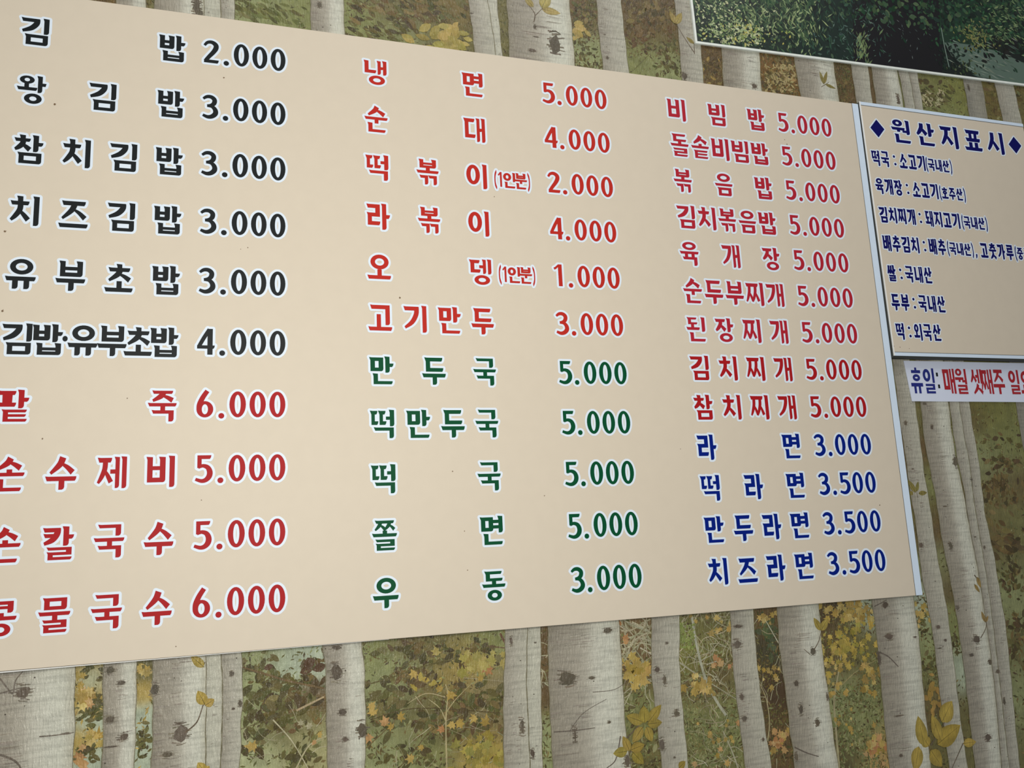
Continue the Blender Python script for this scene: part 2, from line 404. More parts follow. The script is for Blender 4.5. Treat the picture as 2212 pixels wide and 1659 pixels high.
def union_mesh(name, pieces, y):
    S = 1000.0                                           # millimetres, for the triangulator
    V = []; F = []
    for q in pieces:
        q = hull([(p[0]*S, p[1]*S) for p in q])
        if len(q) < 3: continue
        i = len(V); V += [Vector(p) for p in q]; F.append(list(range(i, i+len(q))))
    vo, eo, fo, ov, oe, of = delaunay_2d_cdt(V, [], F, 0, 1e-4, True)
    me = bpy.data.meshes.new(name)
    me.from_pydata([(v[0]/S, y, v[1]/S) for v in vo], [], [f for f, o in zip(fo, of) if o]); me.update()
    return me

OCT = [(math.cos(2*math.pi*k/10), math.sin(2*math.pi*k/10)) for k in range(10)]
def grow(pieces, d):
    return [hull([(p[0]+d*o[0], p[1]+d*o[1]) for p in q for o in OCT]) for q in pieces]

KIND = {'.': 'full_stop', ',': 'comma', '(': 'bracket', ')': 'bracket', '◆': 'diamond', '▪': 'colon_dot', ':': 'colon_dot'}
COUNT = [0]
def lettering(name, glyphs, mat, parent, y, halo=0.0034, label=None, bold=0):
    """a word or price: an Empty that parents one mesh per character, the ink lying on its white outline"""
    e = bpy.data.objects.new(name, None); C.objects.link(e); e.parent = parent; tag(e, label)
    for ch, pieces in glyphs:
        if bold: pieces = grow(pieces, bold)
        COUNT[0] += 1; dy = (COUNT[0] % 24)*0.000003     # neighbouring outlines overlap: none shares a plane
        ink = union_mesh('ink', pieces, y-0.00034-dy)
        nm = KIND.get(ch, 'digit' if ch in '0123456' else 'syllable')
        v = [tuple(p.co) for p in ink.vertices]; f = [tuple(p.vertices) for p in ink.polygons]; k = len(f)
        if halo:
            hm = union_mesh('halo', grow(pieces, halo), y-0.00014-dy); n = len(v)
            v += [tuple(p.co) for p in hm.vertices]; f += [tuple(n+q for q in p.vertices) for p in hm.polygons]
            bpy.data.meshes.remove(hm)
        bpy.data.meshes.remove(ink)
        me = bpy.data.meshes.new(nm); me.from_pydata(v, [], f); me.materials.append(mat); me.materials.append(M_halo)
        for p in me.polygons: p.material_index = 0 if p.index < k else 1
        me.update(); link(nm, me, None, e)
    return e

# ------------------------------------------------------------------ the wall and its printed birch wallpaper
WY = 0.012
def wx(px, py): return at(px, py, WY)
# wash colours of the paper: (px, py, radius px, colour)
G1, G2, MINT, OLV, BRN, YEL, ORG, DKB = (144, 150, 104), (130, 134, 82), (172, 182, 158), (110, 104, 62), (102, 82, 50), (172, 150, 80), (178, 146, 92), (78, 60, 38)
BLOBS = [(190, 1500, 40, YEL), (195, 1480, 25, MINT), (200, 1560, 30, MINT), (180, 1600, 30, YEL), (200, 1640, 30, MINT), (310, 1440, 30, OLV), (310, 1500, 25, YEL), (312, 1570, 50, MINT), (310, 1640, 40, MINT),
    (560, 1400, 60, G1), (620, 1430, 45, MINT), (690, 1440, 40, MINT), (560, 1500, 70, G1), (680, 1500, 40, BRN), (640, 1550, 45, OLV), (600, 1580, 50, OLV), (560, 1640, 60, (168, 172, 130)), (660, 1620, 60, (160, 156, 110)),
    (820, 1400, 60, G2), (870, 1380, 40, BRN), (950, 1380, 70, OLV), (850, 1470, 60, G1), (1000, 1440, 60, YEL), (1060, 1380, 60, G2), (1060, 1500, 60, (140, 128, 92)), (900, 1540, 90, OLV), (1000, 1540, 90, (104, 92, 52)), (850, 1620, 70, G1), (930, 1640, 60, G2), (1040, 1640, 60, YEL),
    (1176, 1400, 40, BRN), (1176, 1500, 40, BRN), (1176, 1600, 50, G1), (1380, 1360, 50, (122, 100, 66)), (1380, 1440, 60, BRN), (1385, 1540, 50, G2), (1390, 1620, 60, OLV),
    (1520, 1350, 60, OLV), (1500, 1400, 50, (124, 124, 60)), (1530, 1480, 50, BRN), (1550, 1560, 70, G2), (1520, 1640, 60, OLV), (1655, 1340, 40, BRN), (1660, 1400, 40, (70, 66, 44)), (1680, 1500, 50, DKB), (1680, 1600, 50, BRN),
    (1790, 1320, 40, DKB), (1800, 1400, 50, BRN), (1850, 1380, 60, OLV), (1880, 1330, 30, MINT), (1870, 1300, 30, MINT), (1870, 1480, 50, OLV), (1840, 1520, 60, G1), (1860, 1580, 60, G2), (1900, 1620, 40, ORG), (1830, 1620, 40, DKB),
    (1990, 1310, 30, MINT), (2000, 1380, 40, G1), (2010, 1450, 50, G2), (2020, 1520, 50, BRN), (2040, 1600, 60, OLV), (2045, 1250, 40, BRN), (2055, 1360, 40, G2), (2075, 1450, 40, MINT), (2090, 1540, 40, OLV),
    (1960, 900, 30, OLV), (1970, 1000, 40, BRN), (1985, 1100, 40, OLV), (2000, 1040, 30, G2), (2020, 1150, 40, BRN), (2035, 1220, 40, G1),
    (2140, 900, 50, (116, 112, 56)), (2110, 910, 30, BRN), (2170, 960, 60, G2), (2130, 1000, 50, G1), (2170, 1060, 70, BRN), (2180, 1120, 50, G2), (2160, 1160, 40, BRN), (2190, 1200, 60, OLV), (2200, 1300, 70, G1), (2200, 1400, 70, OLV), (2212, 1500, 80, G1), (2212, 1620, 60, OLV),
    (220, 0, 50, BRN), (560, 20, 60, G1), (620, 40, 70, G2), (800, 40, 70, G2), (840, 10, 50, BRN), (900, 60, 70, OLV), (880, 80, 50, G1), (980, 90, 50, OLV), (980, 20, 60, (116, 100, 56)),
    (1085, 80, 60, OLV), (1260, 30, 50, BRN), (1270, 110, 50, G1), (1390, 10, 70, BRN), (1400, 60, 60, (100, 84, 44)), (1400, 130, 60, G2), (1440, 150, 40, G1), (1535, 130, 50, BRN), (1680, 140, 60, (120, 90, 46)), (1820, 190, 50, BRN),
    (2020, 200, 60, G2), (2000, 170, 40, OLV), (2050, 180, 50, (128, 128, 62)), (2170, 220, 60, (112, 100, 50)), (2200, 260, 50, OLV)]
def wall_mesh():
    xs = np.concatenate([[-2.4, -1.4, -.8, -.5], np.arange(-.36, 1.70, .0065), [1.8, 2.2, 2.9, 3.6]])
    zs = np.concatenate([[-1.5, -1.0, -.65], np.arange(-.46, 1.10, .0065), [1.2, 1.5, 2.1]])
    X, Z = np.meshgrid(xs, zs, indexing='ij')
    num = np.zeros(X.shape+(3,)); den = np.full(X.shape, 1e-3)
    base = np.array(lin((132, 132, 84))); num += base*1e-3
    for px, py, r, c in BLOBS:
        x, z = wx(px, py); x2, _ = wx(px+r, py); rr = abs(x2-x)*.8
        w = np.exp(-((X-x)**2+(Z-z)**2)/(rr*rr)); num += w[..., None]*np.array(lin(c)); den += w
    col = num/den[..., None]
    nx, nz = X.shape
    v = np.stack([X.ravel(), np.full(X.size, WY), Z.ravel()], 1)
    i = np.arange(nx*nz).reshape(nx, nz)
    f = np.stack([i[:-1, :-1].ravel(), i[1:, :-1].ravel(), i[1:, 1:].ravel(), i[:-1, 1:].ravel()], 1)
    n0 = len(v)                                          # a plain slab behind the paper gives the wall its thickness
    sx0, sx1, sz0, sz1 = xs[0], xs[-1], zs[0], zs[-1]
    sv = [(x, y, z) for x in (sx0, sx1) for y in (WY+.0005, WY+.15) for z in (sz0, sz1)]
    sf = [(0, 1, 3, 2), (4, 6, 7, 5), (0, 4, 5, 1), (2, 3, 7, 6), (0, 2, 6, 4), (1, 5, 7, 3)]
    me = bpy.data.meshes.new('wall_back')
    me.from_pydata(v.tolist()+sv, [], f.tolist()+[tuple(n0+q for q in s) for s in sf]); me.update()
    a = me.color_attributes.new('print', 'FLOAT_COLOR', 'POINT')
    arr = np.ones((n0+8, 4), 'f'); arr[:n0, :3] = col.reshape(-1, 3); arr[n0:, :3] = .5
    a.data.foreach_set('color', arr.ravel())
    return me
wall = link('wall_back', wall_mesh(), M_paper, kind='structure',
            label='wall papered with a printed birch forest behind the menu boards')

# --- printed foliage
PY = lambda mm: WY - mm*0.001
px_m = 0.00092                                           # a photo pixel on the wall, on average, in metres
dark = Print(PY(.22), PY(.05)); twig = Print(PY(.30), PY(.23)); bright = Print(PY(.40), PY(.31))
BL_DK = [(86, 84, 44), (98, 92, 48), (78, 70, 38), (110, 104, 60)]
BL_BR = [(92, 76, 42), (110, 92, 52), (80, 68, 38), (122, 106, 62)]
BL_GR = [(118, 122, 74), (132, 136, 88), (104, 108, 64), (146, 146, 100)]
BL_YE = [(180, 154, 84), (166, 140, 68), (192, 170, 104), (156, 134, 72)]
BL_OR = [(184, 144, 94), (170, 122, 76), (188, 156, 106)]
BL_PA = [(164, 158, 126), (146, 140, 108), (178, 172, 142)]
def scatter(P, kind, rect, n, size, pal, a=(0, 6.3), asp=.5):
    x0, y0, x1, y1 = rect; n = int(n*1.7); size = (size[0]*.75, size[1]*.88)
    for _ in range(n):
        if kind == 'b': px, py = random.uniform(x0, x1), random.uniform(y0, y1)
        else: px, py = (x0+x1)/2+random.gauss(0, .30)*(x1-x0), (y0+y1)/2+random.gauss(0, .33)*(y1-y0)
        # clumpy: drop a share of the leaves where the clump field is low
        if math.sin(px*.05+py*.031)+math.sin(py*.07-px*.023+1.3) < random.uniform(-2.4, .6): continue
        c = wx(px, py); s = random.uniform(*size)*px_m; ang = random.uniform(*a); col = jit(random.choice(pal), 10)
        if kind == 'o': leaf_oval(P, c, s, s*asp*random.uniform(.8, 1.2), ang, col)
        elif kind == 'm': leaf_maple(P, c, s*.5, ang, col)
        else: leaf_blade(P, c, s, s*asp*.8, ang, col)
def branch(P, pts, w, col, leaves=0, size=(12, 20), pal=BL_DK, side=10):
    q = curve([wx(*p) for p in pts], 6); P.stroke(q, (w[0]*.6*px_m, w[1]*.6*px_m), col)
    for _ in range(leaves):
        k = random.randrange(len(q)); s = random.uniform(*size)*px_m; a = random.uniform(0, 6.3)
        c = (q[k][0]+math.cos(a)*side*px_m*random.random(), q[k][1]+math.sin(a)*side*px_m*random.random())
        leaf_oval(dark, c, s, s*.6, a, jit(random.choice(pal), 10))
def tangle(rect, n, ln, w, pal):
    x0, y0, x1, y1 = rect
    for _ in range(n):
        x, y = random.uniform(x0, x1), random.uniform(y0, y1); a = random.uniform(0, 6.3); pts = [(x, y)]
        for k in range(3):
            a += random.uniform(-.7, .7); x += math.cos(a)*ln/3; y += math.sin(a)*ln/3; pts.append((x, y))
        twig.stroke(curve([wx(*p) for p in pts], 3), (w*.7*px_m, w*.3*px_m), jit(random.choice(pal), 12))
# fine background speckle everywhere between the trunks
for rect, n, pal in [((160, 1425, 228, 1659), 60, BL_DK+BL_YE), ((294, 1415, 332, 1659), 30, BL_DK+BL_YE),
        ((520, 1385, 706, 1659), 260, BL_DK+BL_GR), ((785, 1355, 1092, 1659), 750, BL_DK+BL_BR+BL_GR),
        ((1138, 1345, 1190, 1659), 160, BL_DK+BL_BR), ((1336, 1320, 1430, 1659), 620, BL_DK+BL_BR+BL_GR),
        ((1468, 1310, 1610, 1659), 1500, BL_DK+BL_BR+BL_GR+BL_GR), ((1628, 1300, 1716, 1659), 800, BL_DK+BL_BR),
        ((1768, 1290, 1925, 1659), 1500, BL_DK+BL_BR+BL_GR), ((1970, 1285, 2050, 1659), 420, BL_DK+BL_BR),
        ((1940, 850, 2100, 1659), 700, BL_DK+BL_BR), ((2095, 860, 2260, 1659), 1100, BL_DK+BL_BR+BL_GR),
        ((190, -60, 256, 30), 120, BL_BR), ((312, -60, 335, 40), 50, BL_BR+BL_DK), ((505, -60, 670, 90), 160, BL_GR+BL_DK),
        ((742, -60, 1022, 130), 700, BL_DK+BL_BR+BL_GR), ((1072, -60, 1100, 140), 90, BL_DK), ((1232, -60, 1305, 170), 420, BL_DK+BL_BR),
        ((1340, -60, 1475, 190), 460, BL_DK+BL_BR), ((1505, 60, 1562, 190), 400, BL_BR), ((1640, 100, 1735, 230), 700, BL_BR+BL_DK),
        ((1800, 130, 1855, 240), 350, BL_BR+BL_DK), ((1970, 150, 2095, 260), 220, BL_DK+BL_GR), ((2120, 160, 2260, 290), 420, BL_BR+BL_DK)]:
    scatter(dark, 'b', rect, n, (4, 11), pal, asp=.45)
for _ in range(4200):                                     # the forest floor below the photograph's frame
    leaf_blade(dark, (random.uniform(-.5, 1.6), random.uniform(-.85, -.27)), random.uniform(.004, .014), .004, random.uniform(0, 6.3), jit(random.choice(BL_DK+BL_BR+BL_GR), 10))
for _ in range(5200):
    x = random.uniform(1.42, 3.0) if random.random() < .7 else random.uniform(-1.2, -.36)
    leaf_oval(dark, (x, random.uniform(-.8, 1.15)), random.uniform(.008, .022), .007, random.uniform(0, 6.3), jit(random.choice(BL_DK+BL_BR+BL_GR), 10))
for _ in range(350): leaf_maple(bright, (random.uniform(-.5, 1.6), random.uniform(-.85, -.46)), random.uniform(.005, .012), random.uniform(0, 6.3), jit(random.choice(BL_YE+BL_OR), 10))
# leaves that can be made out
S = scatter
S(dark, 'o', (165, 1435, 222, 1465), 24, (8, 16), BL_DK, (-.4, .6)); S(dark, 'o', (175, 1505, 224, 1550), 60, (8, 17), BL_DK, (-.2, .9)); S(dark, 'o', (160, 1600, 224, 1659), 24, (10, 18), BL_DK)
S(bright, 'm', (165, 1490, 195, 1530), 8, (18, 28), BL_OR+BL_YE); S(bright, 'm', (162, 1620, 190, 1645), 5, (18, 26), BL_OR); S(bright, 'm', (190, 1585, 220, 1610), 4, (16, 26), BL_YE); S(bright, 'm', (160, 1450, 190, 1470), 4, (16, 26), BL_YE)
S(dark, 'o', (298, 1570, 328, 1620), 26, (7, 14), BL_DK); S(bright, 'm', (298, 1440, 325, 1460), 3, (14, 22), BL_YE)
S(dark, 'o', (525, 1425, 600, 1500), 26, (12, 22), BL_DK); S(dark, 'o', (560, 1480, 700, 1560), 44, (16, 30), BL_DK+BL_BR); S(dark, 'o', (520, 1520, 640, 1620), 40, (16, 28), BL_DK)
S(dark, 'o', (650, 1430, 702, 1480), 12, (16, 24), BL_BR); S(dark, 'o', (620, 1600, 705, 1659), 20, (10, 20), BL_DK)
for p, r, c in [((547, 1612), 24, BL_YE), ((650, 1563), 13, BL_PA), ((668, 1570), 15, BL_PA), ((690, 1585), 14, BL_YE), ((679, 1605), 12, BL_OR)]: leaf_maple(bright, wx(*p), r*.5*px_m, random.random()*6, c[0])
for p, w, h in [((668, 1432), 18, 16), ((662, 1448), 20, 12), ((690, 1442), 20, 13), ((580, 1441), 14, 9)]: leaf_oval(dark, wx(*p), w*px_m, h*px_m, .3, (88, 64, 40))
branch(twig, [(522, 1441), (560, 1452), (620, 1470), (700, 1487)], (4, 5), (112, 92, 58), 10)
branch(twig, [(530, 1520), (560, 1500), (610, 1465)], (2, 2), (96, 90, 52), 6); branch(twig, [(520, 1575), (600, 1548), (640, 1540)], (2, 2), (96, 88, 52), 8)
branch(twig, [(590, 1555), (630, 1600), (665, 1659)], (3, 2), (188, 182, 148)); branch(twig, [(640, 1659), (668, 1610), (705, 1590)], (4, 2), (180, 172, 134)); branch(twig, [(640, 1535), (700, 1505)], (5, 4), (170, 152, 118))
S(dark, 'o', (800, 1385, 1060, 1430), 50, (12, 24), BL_DK+BL_BR, (-.9, .6)); S(dark, 'o', (790, 1480, 880, 1560), 36, (14, 26), BL_DK); S(dark, 'o', (900, 1500, 1090, 1590), 150, (12, 24), BL_DK+BL_BR)
S(dark, 'o', (1020, 1470, 1090, 1520), 20, (18, 28), BL_DK); S(dark, 'o', (820, 1590, 1000, 1659), 36, (10, 20), BL_DK)
S(bright, 'm', (970, 1415, 1075, 1450), 26, (16, 30), [(168, 154, 84), (154, 142, 74)]); S(bright, 'm', (1000, 1600, 1090, 1659), 46, (14, 28), [(166, 150, 72), (152, 136, 62), (142, 132, 64)])
S(dark, 'o', (860, 1440, 960, 1490), 30, (14, 24), BL_BR+[(168, 150, 72)])
for p, r, c in [((805, 1540), 20, 0), ((802, 1524), 18, 0), ((832, 1562), 20, 4), ((796, 1592), 20, 4), ((864, 1549), 18, 1), ((951, 1487), 16, 1), ((975, 1500), 22, 1), ((1037, 1466), 15, 1), ((1035, 1434), 22, 0), ((1052, 1445), 24, 5), ((1024, 1550), 18, 0), ((1048, 1560), 22, 1), ((992, 1560), 20, 1), ((978, 1566), 18, 0), ((955, 1574), 16, 5), ((888, 1638), 18, 0), ((910, 1613), 13, 1), ((845, 1570), 16, 1), ((895, 1455), 20, 0)]:
    leaf_maple(bright, wx(*p), r*.52*px_m, random.random()*6, (BL_YE+BL_OR)[c] if c < 6 else BL_YE[0])
branch(twig, [(789, 1480), (850, 1462), (920, 1438), (1000, 1418), (1058, 1396)], (3, 4), (98, 90, 48), 14, (12, 20)); branch(twig, [(840, 1460), (900, 1420), (940, 1390)], (1.5, 1.5), (110, 98, 56), 5)
branch(twig, [(965, 1659), (963, 1560), (967, 1500), (962, 1478)], (4, 2.5), (176, 164, 120)); branch(twig, [(880, 1520), (920, 1498), (962, 1506)], (1.5, 3), (170, 158, 118)); branch(twig, [(964, 1560), (950, 1530), (925, 1510)], (3, 1.5), (170, 160, 118))
branch(twig, [(963, 1540), (985, 1510), (1020, 1475)], (3, 1.2), (168, 156, 112)); branch(twig, [(862, 1659), (900, 1615), (930, 1580), (990, 1545)], (3, 1.5), (96, 84, 46)); branch(twig, [(786, 1620), (840, 1570), (870, 1535)], (2.5, 1.5), (110, 94, 52))
branch(twig, [(800, 1555), (900, 1530), (1080, 1540)], (2, 2.5), (86, 74, 42)); branch(twig, [(1000, 1464), (1090, 1472)], (1.2, 1.2), (170, 160, 128)); branch(twig, [(1080, 1368), (1095, 1396)], (5, 6), (108, 76, 54)); branch(twig, [(1050, 1395), (1094, 1400)], (3, 3), (100, 78, 50))
tangle((1340, 1325, 1406, 1490), 90, 60, 3.2, BL_PA); tangle((1140, 1345, 1186, 1480), 20, 40, 3, BL_PA); tangle((1468, 1315, 1585, 1480), 90, 46, 2.2, BL_PA); tangle((1500, 1500, 1600, 1659), 40, 40, 2, BL_PA)
tangle((1628, 1320, 1700, 1659), 22, 50, 1.8, BL_PA); tangle((840, 1500, 1080, 1659), 26, 60, 1.3, BL_PA); tangle((520, 1500, 700, 1659), 12, 60, 1.2, BL_PA)
S(bright, 'm', (1345, 1410, 1405, 1470), 16, (22, 34), BL_YE[:2]+[(176, 150, 80)]); S(bright, 'm', (1355, 1360, 1400, 1400), 6, (14, 22), BL_OR); S(dark, 'o', (1340, 1500, 1420, 1659), 80, (8, 18), BL_GR+BL_DK)
S(bright, 'm', (1475, 1470, 1540, 1505), 16, (16, 28), BL_YE); S(bright, 'm', (1500, 1330, 1570, 1370), 14, (12, 22), BL_YE); S(bright, 'b', (1468, 1345, 1500, 1400), 90, (6, 12), [(126, 138, 70), (140, 150, 84)])
S(dark, 'b', (1470, 1530, 1600, 1659), 700, (5, 12), BL_GR); S(bright, 'm', (1530, 1420, 1580, 1450), 6, (14, 24), BL_OR); S(bright, 'm', (1500, 1560, 1600, 1650), 16, (10, 20), BL_YE+BL_OR)
branch(twig, [(1494, 1330), (1506, 1400), (1525, 1470), (1545, 1510), (1568, 1545)], (7, 8), (172, 172, 150)); branch(twig, [(1466, 1430), (1510, 1460), (1590, 1510)], (5, 2), (160, 156, 130)); branch(twig, [(1562, 1580), (1580, 1620), (1594, 1659)], (3, 5), (168, 166, 138))
S(bright, 'm', (1630, 1318, 1676, 1345), 12, (12, 20), BL_YE); S(bright, 'm', (1640, 1420, 1700, 1480), 10, (10, 20), BL_YE); S(bright, 'm', (1660, 1580, 1712, 1620), 20, (14, 24), BL_YE+BL_OR+BL_OR); S(dark, 'o', (1640, 1340, 1680, 1400), 20, (16, 26), [(84, 94, 60), (70, 76, 46)])
branch(twig, [(1648, 1330), (1665, 1360), (1682, 1390)], (2, 3), (190, 184, 160)); branch(twig, [(1640, 1475), (1655, 1510), (1662, 1560), (1658, 1600)], (2, 4), (168, 158, 118))
S(bright, 'm', (1775, 1300, 1885, 1345), 60, (12, 24), BL_YE); S(bright, 'm', (1790, 1350, 1890, 1430), 80, (12, 24), [(168, 150, 70), (150, 136, 60), (186, 162, 76)]); S(bright, 'm', (1785, 1420, 1830, 1500), 26, (12, 22), BL_YE); S(bright, 'm', (1860, 1430, 1900, 1480), 16, (14, 24), BL_YE)
S(bright, 'm', (1870, 1580, 1915, 1640), 36, (14, 26), BL_OR+BL_YE); S(dark, 'b', (1815, 1480, 1900, 1659), 560, (5, 12), BL_GR); S(bright, 'm', (1800, 1540, 1860, 1600), 16, (10, 20), BL_GR+BL_YE)
branch(twig, [(1812, 1659), (1806, 1580), (1802, 1510), (1815, 1430), (1816, 1400)], (8, 4), (164, 156, 118)); branch(twig, [(1808, 1490), (1850, 1450), (1895, 1425)], (4, 1.5), (150, 140, 96)); branch(twig, [(1880, 1326), (1886, 1330)], (2, 2), (70, 66, 46))
S(bright, 'm', (1975, 1305, 2005, 1350), 10, (14, 24), BL_YE); S(dark, 'o', (1978, 1320, 2015, 1365), 36, (8, 16), BL_DK); S(dark, 'o', (1990, 1410, 2030, 1450), 26, (10, 18), BL_DK); S(dark, 'o', (2050, 1370, 2078, 1410), 20, (8, 14), BL_DK); S(bright, 'o', (2005, 1480, 2040, 1530), 14, (16, 26), [(160, 130, 66)])
S(dark, 'o', (2110, 930, 2212, 960), 16, (12, 24), BL_DK+BL_BR, (-.6, .6)); S(dark, 'o', (2115, 990, 2200, 1010), 26, (10, 24), BL_DK+BL_BR, (-.5, .5)); S(dark, 'o', (2120, 1020, 2212, 1090), 90, (10, 22), BL_BR); S(dark, 'o', (2120, 1100, 2212, 1150), 20, (12, 26), BL_BR, (-1.4, -.3)); S(dark, 'o', (2150, 1150, 2212, 1190), 30, (16, 36), BL_BR, (-.6, .2)); S(dark, 'o', (2150, 1200, 2230, 1300), 70, (10, 20), BL_BR+BL_DK); S(dark, 'o', (2170, 1330, 2240, 1430), 60, (12, 24), BL_DK+BL_BR)
# upper strip above the menu board
S(dark, 'o', (512, 0, 625, 55), 60, (14, 28), [(104, 108, 58), (92, 92, 46), (116, 118, 68)], (-.9, -.1), .36); S(dark, 'o', (755, 40, 900, 90), 30, (14, 26), BL_DK, (-.8, .1), .4); S(dark, 'o', (760, -20, 1010, 50), 90, (16, 30), BL_BR+BL_DK, (-1, .3), .42)
S(bright, 'o', (900, 60, 1010, 112), 36, (22, 36), [(170, 152, 84), (156, 142, 74)], (-.6, 1.2), .5); branch(twig, [(912, 8), (950, 50), (975, 75), (990, 104)], (3, 4), (112, 92, 56), 8)
S(dark, 'o', (1235, 0, 1290, 60), 70, (12, 22), BL_BR+BL_DK); S(dark, 'o', (1240, 85, 1300, 145), 46, (9, 16), BL_DK); branch(twig, [(1260, 85), (1290, 60), (1298, 50)], (2, 2), (104, 92, 56)); S(bright, 'o', (1240, 40, 1262, 80), 6, (20, 30), [(170, 150, 84)])
S(dark, 'o', (1345, 0, 1460, 50), 90, (14, 24), BL_BR); S(dark, 'o', (1350, 50, 1430, 90), 50, (14, 26), [(92, 74, 40), (104, 84, 46)]); S(dark, 'o', (1390, 70, 1465, 120), 34, (10, 18), BL_BR+BL_DK); S(dark, 'o', (1410, 120, 1465, 165), 16, (12, 20), BL_DK); branch(twig, [(1370, 150), (1390, 130), (1405, 115)], (1.5, 1), (96, 90, 50))
S(dark, 'o', (1515, 100, 1560, 180), 40, (10, 18), BL_BR+BL_YE[3:]); S(dark, 'o', (1645, 120, 1725, 210), 90, (12, 20), BL_BR+[(150, 128, 76)]); S(bright, 'b', (1650, 140, 1720, 200), 80, (8, 16), [(168, 152, 104)]); S(dark, 'o', (1808, 150, 1840, 220), 50, (8, 14), BL_DK+BL_BR)
S(dark, 'o', (1985, 165, 2020, 185), 10, (14, 22), BL_BR); S(dark, 'o', (1985, 190, 2050, 235), 46, (12, 24), BL_DK, (-.9, .2), .4); S(bright, 'b', (1990, 195, 2040, 230), 30, (8, 16), [(176, 170, 130)]); S(dark, 'o', (2130, 190, 2212, 260), 60, (14, 30), [(104, 88, 46), (118, 106, 58)], (-.6, .6), .5)
f1 = dark.build('printed_leaves', M_ink, wall, kind='stuff', label='dark olive and brown leaves printed between the birch trunks')
f2 = twig.build('printed_twigs', M_ink, wall, kind='stuff', label='thin twigs printed between the birch trunks')
f3 = bright.build('printed_autumn_leaves', M_ink, wall, kind='stuff', label='yellow and orange leaves printed on the wallpaper')

# --- printed birch trunks: left edge, right edge as points of the photograph, tone, bark marks
RAMP0 = [(0, (146, 139, 122)), (.12, (154, 147, 132)), (.45, (170, 164, 149)), (.62, (202, 200, 185)), (.85, (210, 211, 196)), (1, (188, 185, 166))]
RAMP1 = [(0, (182, 180, 164)), (.5, (193, 192, 175)), (1, (190, 188, 171))]
RAMP2 = [(0, (158, 152, 137)), (.5, (177, 173, 158)), (1, (187, 185, 168))]
RAMP3 = [(0, (140, 136, 124)), (.5, (158, 154, 140)), (1, (150, 146, 130))]
def ramp(R, u):
    for (a, ca), (b, cb) in zip(R, R[1:]):
        if u <= b: t = (u-a)/(b-a) if b > a else 0; return tuple(ca[k]+(cb[k]-ca[k])*t for k in range(3))
    return R[-1][1]
def edge_fn(pts):
    p = sorted([wx(*q)[::-1] for q in pts]); zs = [a[0] for a in p]; xs = [a[1] for a in p]
    return zs, xs
